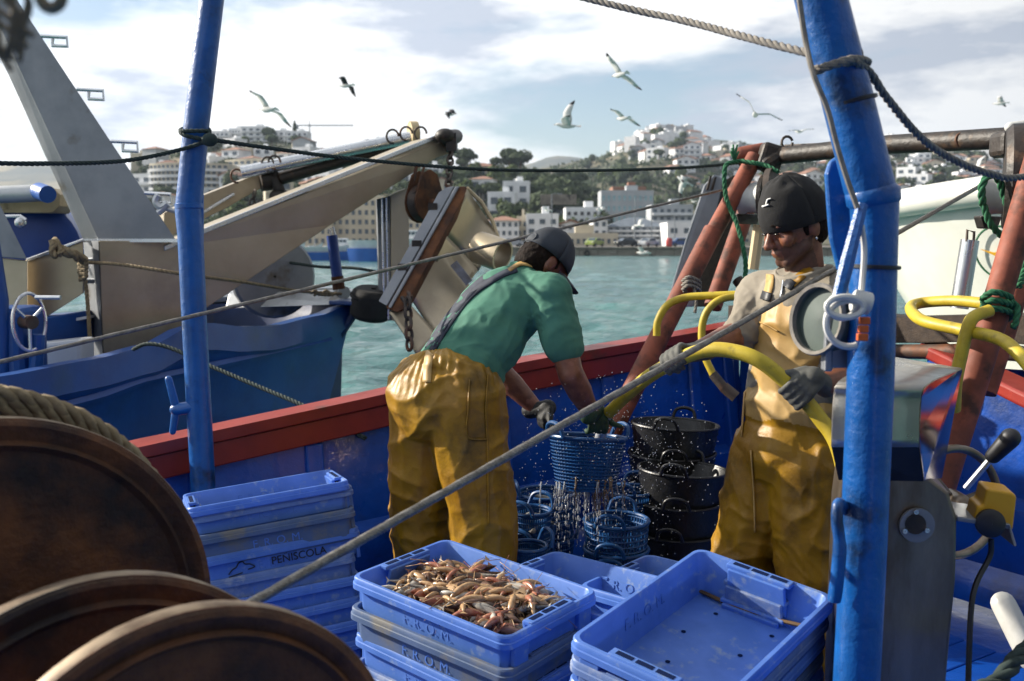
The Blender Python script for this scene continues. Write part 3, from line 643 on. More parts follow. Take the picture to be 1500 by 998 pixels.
# strut under the boom
plate('strut_face', [(572, 287), (586, 280), (598, 276), (602, 470), (574, 470)], yf=lambda u: 7.0, ext=BT*.2)
mb = MB(); mb.prism([P(552, 292, 7.02), P(571, 287, 7.0), P(573, 470, 7.0), P(556, 470, 7.02)], (-.02, .1, 0)); mb.build('strut', 'steel_dull', NB, bevel=.004)
for k in range(2): mb = MB(); mb.tube([P(560+k*6, 290, 6.98), P(563+k*6, 468, 6.98)], .008, 6); mb.build('strut_rib', 'steel_bright', NB)
# pipe post and chain wheel on the bow
mb = MB(); mb.tube([P(486, 345, 7.2), P(496, 422, 7.2)], .04, 10); mb.build('mooring_post', 'drum_blue', NB, smooth=True); mb = MB(); mb.tube([P(494, 405, 7.19), P(496.5, 424, 7.19)], .045, 10); mb.build('post_foot', 'rust', NB, smooth=True)
mb = MB(); mb.tube([P(485, 345, 7.2), P(483, 336, 7.2), P(488, 333, 7.2), P(491, 345, 7.2)], .008, 6); mb.build('post_loop', 'steel_bright', NB)
mb = MB(); mb.lathe([(.01, -.05), (.3, -.05), (.32, -.03), (.32, .03), (.3, .05), (.01, .05)], P(400, 405, 7.6), BN, 28); mb.build('chain_wheel', 'steel_dull', NB, smooth=True)
# left side: second post box, beige beam, blue drum, handwheel, blue housing
plate('second_upright', [(-60, 372), (40, 382), (40, 540), (-60, 560)], yf=lambda u: 5.6, ext=BT*.4)
plate('second_boom', [(40, 382), (122, 352), (122, 430), (60, 470), (40, 476)], yf=lambda u: 5.8, ext=BT*.4)
plate('second_flange', [(38, 379), (122, 349), (122, 353), (40, 384)], 'steel_bright', yf=lambda u: 5.8, ext=BN*.02, off=.002)
plate('second_arm', [(-60, 250), (0, 300), (40, 380), (-60, 372)], 'steel_dull', yf=lambda u: 5.55, ext=BT*.4)
plate('beige_beam', [(-40, 300), (78, 276), (88, 285), (87, 302), (76, 312), (-40, 312)], 'beige_paint', yf=lambda u: 6.6, ext=(0, .25, 0))
mb = MB(); mb.tube([P(-40, 287, 6.5), P(60, 283, 6.5)], .055, 12); mb.build('beam_pipe', 'alu_rail', NB, smooth=True)
mb = MB(); mb.tube([P(57, 280, 6.45), P(70, 285, 6.35)], .055, 16); mb.build('pipe_cap', 'boat_blue', NB, smooth=True)
mb = MB(); mb.lathe([(.02, -.3), (.36, -.3), (.39, -.28), (.39, .28), (.36, .3), (.02, .3)], P(48, 372, 7.0), (.2, -1, 0), 32); mb.build('net_drum', 'drum_blue', NB, smooth=True)
mb = MB(); mb.tube([P(-10, 318, 6.2), P(30, 317, 6.2), P(38, 323, 6.2)], .012, 8); mb.ell(P(30, 326, 6.2), (.035, .035, .035)); mb.build('hook', 'steel_bright', NB, smooth=True)
mb = MB(); mb.box(P(-10, 512, 5.0)+Vector((0, .15, 0)), (.3, .3, .42)); hs = mb.build('winch_housing', 'hull_blue', NB, bevel=.05, seg=3)
mb = MB(); mb.tube([P(-20, 300, 5.0), P(2, 440, 5.0), P(3, 560, 5.0)], .035, 10); mb.build('winch_post', 'hull_blue', NB, smooth=True)
HW = P(43, 472, 5.0); hx = Vector((.8, -.6, 0)).normalized(); ha = Vector((.35, .5, 0)).normalized()
mb = MB(); mb.tube([HW+ha*math.cos(a)*.085+Vector((0, 0, math.sin(a)*.145)) for a in [i*math.pi*2/36 for i in range(37)]], .009, 8, caps=False); wh = mb.build('handwheel', 'steel_bright', NB, smooth=True)
mb = MB()
for a in (.5, 2.6, 4.7): mb.tube([HW, HW+ha*math.cos(a)*.085+Vector((0, 0, math.sin(a)*.145))], .009, 6)
mb.build('spoke', 'steel_bright', wh, smooth=True)
mb = MB(); mb.tube([HW-hx*.1, HW+hx*.03], .035, 12); mb.build('hub', 'rust_iron', wh, smooth=True)
mb = MB(); q = P(52, 436, 4.98); mb.tube([q, q+Vector((.13, -.01, 0))], .011, 8); mb.build('crank', 'steel_bright', wh, smooth=True)
mb = MB(); mb.tube([P(52, 545, 5.05), P(56, 490, 5.05)], .035, 10); mb.build('stand', 'hull_blue', NB)
mb = MB(); mb.prism([P(40, 470, 5.6), P(125, 455, 5.9), P(128, 500, 5.9), P(40, 520, 5.6)], (0, .1, 0)); mb.build('locker', 'hull_blue', NB, bevel=.01)
mb = MB(); mb.prism([P(28, 506, 5.5), P(118, 497, 5.5), P(118, 540, 5.5), P(28, 548, 5.5)], (0, .2, 0)); mb.build('white_locker', 'boat_white', NB, bevel=.02)
mb = MB(); mb.prism([P(96, 473, 5.85), P(128, 467, 5.85), P(128, 463, 5.85), P(96, 469, 5.85)], (0, .2, 0)); mb.build('locker_lid', 'boat_white', NB)
mb = MB(); mb.tube([P(121, 380, 5.85), P(120, 430, 5.85)], .012, 8); mb.tube([P(122, 412, 5.85), P(137, 412, 5.9)], .016, 8); mb.tube([P(122, 382, 5.85), P(136, 382, 5.9)], .016, 8); mb.build('cleat_pin', 'steel_bright', NB, smooth=True)
settle(NB)
# ropes of the neighbour
def rope(name, pts, r, m, label, cat='rope', n=8, strands=3, parent=None, group=None):
    o = rope_mb(cr(pts, n), r, strands=strands).build(name, m, parent, smooth='all', fix=False)
    if label: tag(o, label, cat, group)
    return o
rope('mooring_line', [P(122, 384, 5.8), P(180, 388, 5.7), P(270, 402, 5.7), P(360, 414, 6.2), P(440, 427, 6.8), P(500, 431, 7.1)], .011, 'rope_tan', 'thin tan line stretched across the steel upright to the bow')
mb = MB(); rope_mb(cr([P(76, 352, 5.6), P(90, 366, 5.6), P(105, 372, 5.6), P(120, 380, 5.7)], 6), .03, mb=mb)
for k in range(5): rope_mb(cr([P(116, 375+k*6, 5.72), P(127, 380+k*6, 5.68), P(117, 386+k*6, 5.72)], 5), .014, mb=mb)
rope_mb(cr([P(123, 395, 5.75), P(128, 440, 5.75), P(132, 500, 5.75), P(134, 535, 5.75)], 6), .012, mb=mb)
rope_mb(cr([P(80, 356, 5.58), P(76, 368, 5.56), P(82, 376, 5.56)], 5), .02, mb=mb); rope_mb(cr([P(92, 366, 5.58), P(86, 374, 5.56)], 5), .018, mb=mb)
tag(mb.build('knotted_rope', 'rope_tan', smooth='all', fix=False), 'bunched tan rope knotted on the steel upright and hanging to the hull', 'rope')
mb = MB()
for k in range(6): rope_mb(cr([P(455+k*5, 430+(k % 2)*3, 6.9), P(462+k*5, 426+(k % 3)*3, 6.88), P(468+k*5, 433-(k % 2)*4, 6.9)], 4), .01, mb=mb)
tag(mb.build('frayed_knot', 'rope_tan', smooth='all', fix=False), 'frayed tan knot on the line over the bow', 'rope')
rope('hull_line', [P(195, 512, 5.1), P(215, 504, 5.05), P(250, 510, 5.0), P(305, 535, 4.9), P(380, 567, 4.7), P(450, 597, 4.5), P(500, 625, 4.35), P(535, 642, 4.2)], .011, 'rope_dark', 'dark mooring line running from the blue hull down to the red gunwale')
rope('bow_line', [P(425, 385, 7.6), P(470, 391, 7.5), P(520, 393, 7.4), P(560, 400, 7.3)], .012, 'rope_dark', 'slack dark line behind the strut over the bow')
# black fender on the stem
FD = thing('bow_fender', 'black rubber fender lashed to the stem of the blue boat', 'fender')
mb = MB(); c = P(545, 445, 7.05); mb.lathe([(.02, -.11), (.12, -.11), (.15, -.08), (.15, .08), (.12, .11), (.02, .11)], c, (.15, -.2, 1), 24); mb.build('body', 'rubber', FD, smooth=True, bevel=.01)
mb = MB(); mb.lathe([(.152, -.012), (.157, 0), (.152, .012)], c+Vector((0, 0, .05)), (.15, -.2, 1), 24); mb.build('band', 'rubber', FD, smooth=True); settle(FD)
# ---- chain builder, trawl block, trawl board
def chain(name, a, b, link, r, m, label, group=None):
    a, b = Vector(a), Vector(b); n = max(2, int((b-a).length/(link*.78))); d = (b-a)/n; t = thing(name, label, 'chain', (0, 0, 0), group); z = d.normalized(); x = z.orthogonal().normalized(); y = z.cross(x); me = None
    for k in range(n):
        mb = MB(); c = a+d*(k+.5); s, w2 = (x, y) if k % 2 else (y, x)
        mb.tube([c+z*math.cos(t_)*link/2*.95+s*math.sin(t_)*link*.3 for t_ in [i*math.pi*2/14 for i in range(15)]], r, 6, caps=False); mb.build('link', m, t, smooth=True, fix=False)
    return settle(t)
chain('hoist_chain', P(661, 215, 6.95), P(656, 283, 6.6), .075, .0095, 'rust_iron', 'rusty chain hanging from the boom tip to the trawl board')
chain('board_chain', P(597, 437, 6.0), P(600, 512, 5.9), .08, .011, 'rust_iron', 'heavy chain hanging from the lower end of the trawl board')
chain('sleeve_chain', P(374, 278, 7.5), P(368, 302, 7.5), .06, .008, 'rust_iron', 'short chain under the greased sleeve of the rear boom')
TB = thing('trawl_block', 'rusty pulley block hanging under the steel boom', 'pulley block'); c = P(622, 293, 6.8); ax = Vector((.75, -.66, .05)).normalized()
for s in (-1, 1):
    mb = MB(); u_ = ax.cross(Vector((0, 0, 1))).normalized(); prof = [Vector((0, 0, .2)), u_*.07+Vector((0, 0, .17))]+[u_*math.cos(a)*.135+Vector((0, 0, math.sin(a)*.135-.02)) for a in [(.35-i*.35) for i in range(12)]]+[-u_*.07+Vector((0, 0, .17))]
    mb.prism([c+ax*s*.045+q for q in prof], ax*s*.012); mb.build('cheek_plate', 'rust', TB, bevel=.003)
mb = MB(); mb.lathe([(.02, -.04), (.125, -.04), (.1, 0), (.125, .04), (.02, .04)], c+Vector((0, 0, -.02)), ax, 24); mb.build('sheave', 'rust_iron', TB, smooth=True)
mb = MB(); mb.cap(c-ax*.075+Vector((0, 0, -.02)), c+ax*.08+Vector((0, 0, -.02)), .022, .022); mb.build('axle', 'rust_iron', TB, smooth=True)
mb = MB(); mb.tube([c+Vector((-.05, 0, .24)), c+Vector((-.09, 0, .05)), c+Vector((-.12, 0, -.03))], .012, 6); mb.tube([c+Vector((.0, -.02, .22)), c+Vector((-.04, -.05, .08)), c+Vector((-.1, -.05, 0))], .009, 6); mb.build('becket', 'rust_iron', TB, smooth=True); settle(TB)
# trawl board: heavy shoe bar and two curved steel plates behind
OB = thing('trawl_board', 'steel trawl door with dark shoe bar hanging from the boom', 'trawl door')
def yo(u, v): return 6.6-(v-275)/190*.6
def op(u, v, dy=0): return P(u, v, yo(u, v)+dy)
def strip(name, uv, ext, m, bevel=.006):
    mb = MB(); mb.prism([op(u, v) for u, v in uv], ext); return mb.build(name, m, OB, bevel=bevel)
strip('shoe_bar', [(664, 274), (681, 273), (684, 280), (592, 452), (582, 458), (566, 452), (563, 441)], (.03, .1, 0), 'rust')
strip('edge_plate', [(645, 282), (656, 275), (668, 273), (569, 448), (557, 441)], (-.01, -.02, 0), 'steel_dull')
strip('edge_plate', [(668, 273.5), (674, 273.5), (574, 452), (570, 449)], (-.005, -.025, 0), 'steel_dull')
for (a, b) in (((640, 300), (636, 307)), ((618, 352), (611, 364)), ((598, 385), (590, 400))):
    mb = MB(); mb.box(op((a[0]+b[0])/2-4, (a[1]+b[1])/2, -.03), (.06, .02, .05)); mb.build('clamp', 'black_grease', OB)
def curved(name, A, B, C, D, bow, m):
    mb = MB(); rows = []
    for i in range(13):
        t = i/12; q = math.sin(math.pi*t)*bow
        a = A.lerp(B, t)+Vector((0, q, 0)); d = D.lerp(C, t)+Vector((0, q, 0)); rows.append([a.lerp(d, k/6) for k in range(7)])
    mb.grid(rows); return mb.build(name, m, OB, smooth='all', fix=False, solid=.012)
curved('upper_plate', op(684, 278), op(729, 345, .3), op(700, 398, .35), op(646, 340, .02), .12, 'steel_brushed')
curved('upper_plate', op(650, 342, .03), op(700, 396, .3), op(668, 440, .3), op(632, 372, .03), .08, 'steel_brushed')
curved('lower_plate', op(638, 345, .05), op(690, 423, .25), op(640, 500, .2), op(598, 432, .05), .05, 'steel_brushed')
curved('tail_plate', op(594, 440, .05), op(640, 490, .1), op(610, 520, .1), op(570, 458, .03), .02, 'steel_brushed')
mb = MB(); mb.lathe([(.1, 0), (.105, .01), (.105, .2), (.09, .2), (.09, 0)], op(700, 362, .05), (.75, -.5, -.25), 24); mb.build('weight_tube', 'steel_brushed', OB, smooth=True)
mb = MB(); mb.tube([op(684, 276, .02), op(705, 296, .2), op(722, 325, .3), op(730, 350, .32)], .014, 6); mb.build('rim_bar', 'beige_paint', OB, smooth=True)
mb = MB(); mb.box(op(676, 400, .1), (.16, .06, .05), Matrix.Rotation(.9, 3, 'Y')); mb.build('bracket', 'steel_dull', OB)
mb = MB(); mb.tube([op(598, 428, -.03), op(602, 436, -.05), op(594, 444, -.05), op(589, 436, -.03)], .014, 8); mb.build('shackle', 'rust_iron', OB, smooth=True); settle(OB)
# ================================================================ OUR BOAT
mat('boat_paint', '#0b4aa6', '#0a4094', rough=.33, scale=5, c3='#08295e', s3=3, lo3=.55, hi3=.7, bump=.35, bscale=14, bdist=.012, coat=.25)
mat('post_paint', '#0c569c', '#0a4a88', rough=.36, scale=9, c3='#0a2c52', s3=7, lo3=.56, hi3=.68, bump=.7, bscale=38, bdist=.005, coat=.15, detail=9)
mat('red_paint', '#8c2a1c', '#7c2217', rough=.45, scale=5, c3='#4e2c1c', s3=2.6, lo3=.6, hi3=.68, bump=.3, bscale=18, bdist=.006)
mat('orange_rust', '#8e4a34', '#6e3826', rough=.7, scale=8, c3='#4b2a1c', s3=11, lo3=.5, hi3=.64, bump=.3, bscale=40, bdist=.003)
mat('drum_rust', '#402410', '#70421a', rough=.7, scale=9, lo=.35, hi=.65, c3='#1c120c', s3=4, lo3=.5, hi3=.66, bump=.8, bscale=30, bdist=.008, detail=10)
mat('drum_edge', '#8c7a62', '#5c4936', rough=.5, metal=.4, scale=14, c3='#4a2f1e', s3=9)
mat('wood_dark', '#2e231b', '#3f3226', rough=.8, scale=4, stretch=(1, 8, 8), bump=.3, bscale=20)
mat('stainless', '#8a8176', '#6a6056', rough=.34, metal=.9, scale=3.5, lo=.35, hi=.65, stretch=(2.5, 2.5, .7), c3='#54402c', s3=3, lo3=.52, hi3=.72, bump=.06, bscale=70, rvar=.14)
mat('stainless_warm_tint', '#bfa07a', '#a98a64', rough=.12, metal=1, scale=3, rvar=.05)  # tan tint puts a warm reflection into the colour of the hood side
mat('stainless_hood', '#b9b4ab', '#a09a90', rough=.3, metal=.9, scale=3, c3='#75695b', s3=4, lo3=.55, hi3=.75, bump=.05, bscale=60); mat('wire', '#8a867e', '#6f6a62', rough=.4, metal=.7, scale=60)
mat('white_plastic', '#c9c9c4', '#b5b5b0', rough=.4, scale=8); mat('black_plastic', '#15161a', '#1e1f24', rough=.45, scale=10); mat('yellow_plastic', '#d19a10', '#c08a0c', rough=.45, scale=10)
mat('white_gel', '#dcdcd2', '#cfcfc4', rough=.35, scale=2, bump=.05, bscale=15, coat=.2); mat('grey_green', '#4a5650', '#414b46', rough=.7, scale=6); mat('orange_clip', '#c2591a', '#ac4c14', rough=.5, scale=20)
mat('hose_yellow', '#c2ab2c', '#ad9524', rough=.5, scale=12, c3='#8a7a2a', s3=16, lo3=.58, hi3=.7, bump=.15, bscale=160, bdist=.002)
BOAT = thing('fishing_boat', 'blue working deck and bulwark of the fishing boat with red gunwale', 'boat')
GP = [P(-420, 800, 3.05), P(-200, 745, 3.3), P(0, 700, 3.52), P(180, 658, 3.72), P(290, 634, 3.9), P(560, 576, 4.3), P(760, 530, 4.7), P(1000, 489, 5.3), P(1085, 473, 5.6)]
gun = cr(GP, 8)
def perp(pts, i):
    t = pts[min(i+1, len(pts)-1)]-pts[max(i-1, 0)]; t.z = 0; t.normalize(); return Vector((-t.y, t.x, 0))   # outboard
def sweep(pts, prof, name, m, smooth=False, closed=True):
    mb = MB(); rows = []
    for i, p in enumerate(pts):
        o = perp(pts, i); rows.append([p+o*a+Vector((0, 0, b)) for a, b in (prof+[prof[0]] if closed else prof)])
    mb.grid(rows)
    if closed: n = len(rows[0])-1; mb.f += [tuple(range(n)), tuple((len(rows)-1)*(n+1)+j for j in range(n))]; mb.m += [0, 0]
    return mb.build(name, m, BOAT, smooth=smooth, bevel=.006 if closed else 0)
sweep(gun, [(-.03, 0), (.12, 0), (.12, -.05), (-.03, -.05)], 'gunwale_cap', 'red_paint')
sweep(gun, [(-.018, -.054), (.1, -.054), (.1, -.15), (-.018, -.15)], 'gunwale_board', 'red_paint')
def inner(pts, name):
    mb = MB(); rows = []
    for i, p in enumerate(pts):
        o = perp(pts, i); h = p.z; rows.append([p+o*a+Vector((0, 0, z-h)) for a, z in ((.01, h-.14), (.0, h*.72), (-.004, h*.70), (-.02, h*.40), (-.09, h*.37), (-.10, h*.30), (-.05, .14), (-.12, .06), (-.13, -.02))])
    mb.grid(rows); return mb.build(name, 'boat_paint', BOAT, smooth=True)
inner(gun, 'bulwark')
mb = MB(); mb.grid([[p+perp(gun, i)*a+Vector((0, 0, z-p.z)) for a, z in ((.1, p.z-.1), (.1, .3), (.0, -.5), (-.2, -.9))] for i, p in enumerate(gun)]); mb.build('outer_hull', 'boat_paint', BOAT, smooth=True)
for k in range(2, len(gun)-2, 5):
    p = gun[k]; o = perp(gun, k); mb = MB(); t = Vector((o.y, -o.x, 0)); mb.prism([p-o*.005-t*.04+Vector((0, 0, -.15)), p-o*.005+t*.04+Vector((0, 0, -.15)), p-o*.09+t*.04+Vector((0, 0, -p.z*.72)), p-o*.09-t*.04+Vector((0, 0, -p.z*.72))], o*.06); mb.build('stanchion', 'boat_paint', BOAT, bevel=.01)
# transom, from the quarter across the stern
CQ = gun[-1]; TD = Vector((.55, -.84, 0)).normalized(); tr = [CQ+TD*(2.9*i/14)+Vector((0, 0, .05*i/14+.02*math.sin(i))) for i in range(15)]
inner(tr, 'transom')
mb = MB()
for i in range(6):
    c = CQ+TD*(.25+i*.52); mb.box(Vector((c.x, c.y, .62))-Vector((.84, .55, 0))*.05, (.1, .12, .9), Matrix.Rotation(math.atan2(TD.y, TD.x), 3, 'Z'))
mb.build('transom_rib', 'boat_paint', BOAT, bevel=.03)
sweep([p+Vector((0, 0, .07)) for p in tr], [(-.1, .03), (.16, .03), (.16, -.09), (-.1, -.09)], 'stern_beam', 'wood_dark')
mb = MB(); mb.tube([p+Vector((0, 0, -.06))+perp(tr, i)*-.1 for i, p in enumerate(tr)], .035, 10); mb.build('stern_pipe', 'rust_iron', BOAT, smooth=True)
# red rail on the starboard quarter
ra, rb = P(1345, 502, 4.55), P(1760, 702, 2.9)
for k, (o1, h, m) in enumerate(((0, .06, 'red_paint'),)):
    mb = MB(); d = (rb-ra).normalized(); mb.prism([ra+Vector((0, 0, o1)), ra+Vector((0, 0, o1-h)), ra+Vector((.16, .08, o1-h)), ra+Vector((.16, .08, o1))], rb-ra); mb.build('quarter_rail', m, BOAT, bevel=.014, seg=3)
# deck planks, painted
dk = None; PR = Matrix.Rotation(math.atan2(1.4, 2.14), 3, 'Z'); rnd = random.Random(3)
mb = MB(); mb.add([(-3.2, .2, -.06), (3.4, .2, -.06), (3.4, 3.2, -.06), (1.5, 5.9, -.06), (-1.9, 3.5, -.06), (-3.2, 2.6, -.06)], [(0, 1, 2, 3, 4, 5)]); mb.build('deck_base', 'boat_paint', BOAT, fix=False)
for k in range(26):
    c = Vector((.2, 2.2, 0))+PR @ Vector((0, (k-13)*.132, 0))
    if dk is None: mb = MB(); mb.box((0, 0, 0), (4.4, .126, .04), PR); dk = mb.build('deck_plank', 'boat_paint', BOAT, bevel=.004); o = dk
    else: o = inst(dk, BOAT)
    o.location = (c.x, c.y, -.02+rnd.uniform(-.0015, .0015))
settle(BOAT)
# ---- blue posts
def post(name, pts, rs, label, extra=None):
    t = thing(name, label, 'post'); mb = MB(); mb.tube(pts, rs, 24); mb.build('pipe', 'post_paint', t, smooth=True)
    if extra: extra(t)
    return settle(t)
YL, YR = 3.75, 1.95
def exl(t):
    mb = MB(); mb.lathe([(.044, -.012), (.052, -.008), (.052, .008), (.044, .012)], P(277, 302, YL), (-.03, 0, 1), 24); mb.build('joint_collar', 'post_paint', t, smooth=True)
    mb = MB(); mb.prism([P(291, 275, YL), P(297, 285, YL), P(297, 372, YL), P(292, 380, YL), P(284, 380, YL), P(284, 275, YL)], (0, .02, 0)); mb.build('gusset', 'post_paint', t, bevel=.006)
    mb = MB(); mb.cap(P(247, 556, YL-.02), P(258, 598, YL-.02), .014, .016); mb.cap(P(258, 598, YL-.02), P(253, 632, YL-.02), .016, .013); mb.cap(P(258, 600, YL-.02), P(285, 596, YL-.02), .024, .024); mb.build('cleat', 'post_paint', t, smooth=True)
post('deck_post', [P(352, -330, YL), P(310, 0, YL), P(287, 190, YL), P(277, 296, YL), P(276, 308, YL), P(279, 345, YL), P(285, 480, YL), P(298, 720, YL), P(305, 900, YL)], [.043, .044, .046, .048, .049, .047, .046, .046, .046], 'slim blue painted steel post with a bend and a cleat behind the crate stack', exl)
def exr(t):
    mb = MB(); mb.lathe([(.044, -.02), (.051, -.012), (.052, .01), (.044, .02)], P(1279, 288, YR), (-.15, 0, 1), 24); mb.build('joint_collar', 'post_paint', t, smooth=True)
    mb = MB(); q = [P(1213, 300, YR+.06), P(1210, 255, YR+.06), P(1216, 236, YR+.06), P(1232, 226, YR+.06), P(1262, 232, YR+.06), P(1290, 300, YR+.06), P(1280, 410, YR+.06), P(1245, 410, YR+.06), P(1228, 395, YR+.06), P(1217, 350, YR+.06)]; mb.prism(q, (0, .02, 0)); mb.build('gusset', 'post_paint', t, bevel=.008, seg=3)
    mb = MB(); mb.tube(cr([P(1240, 748, YR), P(1229, 738, YR-.03), P(1226, 760, YR-.04), P(1230, 800, YR-.04), P(1226, 850, YR-.04), P(1222, 880, YR-.035)], 5), [.012]*15+[.014]*10+[.013], 10); mb.build('cleat', 'post_paint', t, smooth=True)
    mb = MB(); mb.tube([P(1263, 300, YR-.055), P(1240, 390, YR-.09), P(1226, 445, YR-.1)], [.011, .014, .012], 8); mb.build('brace_rod', 'post_paint', t, smooth=True)
post('deck_post', [P(1110, -380, YR), P(1203, 0, YR), P(1240, 140, YR), P(1273, 272, YR), P(1281, 296, YR), P(1281, 320, YR), P(1275, 560, YR), P(1265, 800, YR), P(1254, 1010, YR), P(1247, 1200, YR)], [.048, .048, .048, .048, .047, .045, .045, .045, .046, .046], 'thick blue painted steel post with cable ties beside the capped man', exr)
# cable ties, conduit, clips and rings on the thick post
CN = thing('conduit_cable', 'white electric cable strapped down the thick blue post', 'cable')
mb = MB(); mb.tube(cr([P(1168, -20, 1.9), P(1180, 60, 1.9), P(1192, 110, 1.88), P(1212, 160, 1.88), P(1225, 210, 1.88), P(1240, 260, 1.88), P(1256, 305, 1.88)], 8), .0055, 8); mb.build('upper_run', 'rope_grey', CN, smooth=True)
mb = MB(); mb.tube(cr([P(1262, 330, 1.89), P(1266, 370, 1.89), P(1262, 425, 1.88), P(1258, 440, 1.87)], 6), .006, 8); mb.build('lower_run', 'white_plastic', CN, smooth=True)
mb = MB()
ringpts = lambda u, v, a, b, y, n=28, s=0, e=6.283: [P(u+a*math.cos(s+(e-s)*i/n), v+b*math.sin(s+(e-s)*i/n), y) for i in range(n+1)]
mb.tube(ringpts(1234, 449, 20, 17, 1.85), .006, 8, caps=False); mb.tube(ringpts(1238, 450, 27, 15, 1.83), .006, 8, caps=False); mb.tube(ringpts(1243, 474, 33, 34, 1.84, s=1.2, e=5.2), .0065, 8); mb.build('coil', 'white_plastic', CN, smooth=True)
mb = MB(); mb.tube([P(1250, 440, 1.86), P(1274, 446, 1.86)], .022, 14); mb.build('gland', 'white_plastic', CN, smooth=True, bevel=.003)
for k in range(3): mb = MB(); mb.box(P(1266-k*1.5, 470+k*12, 1.84), (.02-.002*(k % 2), .012, .014)); mb.build('clip', 'orange_clip', CN, bevel=.002)
settle(CN)
for k, (v, u) in enumerate(((150, 1246), (391, 1280))):
    mb = MB(); mb.lathe([(.0475, -.004), (.0505, -.003), (.0505, .003), (.0475, .004)], P(u, v, YR), (-.26 if v < 280 else .04, .0, 1), 24); tag(mb.build('cable_tie', 'black_plastic', smooth=True), ('black cable tie round the upper blue post near the rope lashing', 'black cable tie round the blue post under the bend')[k], 'cable tie')
# ---- ropes overhead
mb = rope_mb(cr([P(420, -120, 3.1), P(845, -6, 2.5), P(1000, 30, 2.3), P(1120, 62, 2.08), P(1245, 93, 1.89)], 8), .0085)
for k in range(2): rope_mb(cr([P(1190, 108-k*5, 1.9), P(1215, 98-k*3, 1.885), P(1250, 88-k*2, 1.89), P(1272, 92, 1.95), P(1240, 104, 2.01), P(1192, 108, 1.96)], 6), .007, mb=mb)
rope_mb(cr([P(1252, 90, 1.89), P(1275, 108, 1.95), P(1300, 145, 2.0), P(1350, 203, 2.1), P(1400, 236, 2.2), P(1455, 256, 2.3), P(1510, 258, 2.4), P(1700, 225, 2.9)], 8), .0085, mb=mb); rope_mb(cr([P(1243, 45, 1.95), P(1256, 70, 1.93), P(1268, 104, 1.93)], 6), .007, mb=mb)
tag(mb.build('stay_rope', 'rope_grey', smooth='all', fix=False), 'thick weathered rope lashed round the top of the thick blue post', 'rope')
mb = rope_mb(cr([P(-60, 238, 3.0), P(60, 240, 3.2), P(180, 236, 3.5), P(262, 220, 3.68), P(305, 206, 3.69)], 8), .008)
for k in range(2): rope_mb(cr([P(305, 206-k*14, 3.69), P(270, 198-k*6, 3.68), P(266, 190, 3.75), P(285, 186, 3.81), P(306, 190, 3.76), P(304, 206, 3.69)], 6), .008, mb=mb)
rope_mb(cr([P(304, 204, 3.69), P(400, 218, 3.9), P(520, 233, 4.2), P(700, 248, 4.6), P(860, 250, 5.0), P(1000, 246, 5.2), P(1090, 238, 5.3)], 10), .0085, mb=mb); mb.ell(P(307, 205, 3.68), (.03, .02, .025))
tag(mb.build('dark_rope', 'rope_dark', smooth='all', fix=False), 'dark green rope tied round the slim post and stretched across the harbour view', 'rope')
tag(rope_mb([P(340, 900, 1.5), P(1440, 270, 4.2)], .0085, pitch=.045, strands=6, n=5).build('warp_wire', 'wire', smooth='all', fix=False), 'taut steel trawl wire running from the rusty drum past both men', 'wire rope')
tag(rope_mb([P(-40, 540, 2.75), P(1090, 271, 5.25)], .0068, pitch=.04, strands=6, n=5).build('warp_wire', 'wire', smooth='all', fix=False), 'thin steel trawl wire running behind the bending man to the stern pulley', 'wire rope')
mb = MB(); rnd = random.Random(8)
for k in range(16):
    a = P(rnd.uniform(-30, 20), rnd.uniform(-40, 0), .8); mb.tube(cr([a, a+Vector((rnd.uniform(-.01, .02), 0, -.02)), a+Vector((rnd.uniform(-.01, .03), 0, -.045-rnd.uniform(0, .02)))], 4), .0022, 5)
mb.tube(cr([P(50, -30, .8), P(62, 4, .8), P(78, 12, .8), P(90, 0, .8), P(88, -30, .8)], 6), .005, 8)
tag(mb.build('frayed_rope', 'rope_tan', smooth='all'), 'blurred frayed rope end dangling from above beside the steel arm', 'rope')
# ---- net winch, rusty drums
WN = thing('trawl_winch', 'rusty trawl winch with three big round flanges', 'winch'); AXW = Vector((.62, -.78, .05)).normalized()
def flange(c, r, name='flange', th=.012, lip=.014):
    mb = MB(); mb.lathe([(.03, -th), (r-.03, -th), (r-.012, -th-lip), (r, -th-lip*.5), (r, th), (r-.012, th+lip*.4), (r-.03, th), (r*.9, th*.9), (r*.88, th*1.7), (r*.85, th*.8), (r*.6, th*.6), (.03, th)], c, AXW, 72); f = mb.build(name, 'drum_rust', WN, smooth=True)
    mb = MB(); mb.lathe([(r-.006, -th-lip*.8), (r+.0015, -th-lip*.5), (r+.0015, th*.6), (r-.004, th+lip*.15)], c, AXW, 72); mb.build('rim', 'drum_edge', f, smooth=True); return f
C1, C2, C3 = P(-8, 935, 1.62), P(150, 1185, 1.42), P(285, 1230, 1.24)
flange(C1, .372); flange(C2, .352); flange(C3, .308)
mb = MB(); mb.tube([C1-AXW*.5, C3+AXW*.05], .13, 28); mb.build('barrel', 'drum_rust', WN, smooth=True); settle(WN)
mb = MB()
for k in range(9):
    c = C1-AXW*(.07+.035*(k % 4))+Vector((-.05, 0, .015)); r = .372+.012*(k//4)+.01*(k % 2); mb_ = [c+Vector((math.cos(a)*r*.78, math.cos(a)*r*.62, math.sin(a)*r)) for a in [i*math.pi*2/60 for i in range(61)]]; rope_mb(mb_, .018, mb=mb, pitch=.09, n=5)
tag(mb.build('warp_coil', 'rope_tan', smooth='all', fix=False), 'tan rope wound in layers on the drum behind the largest flange', 'rope')
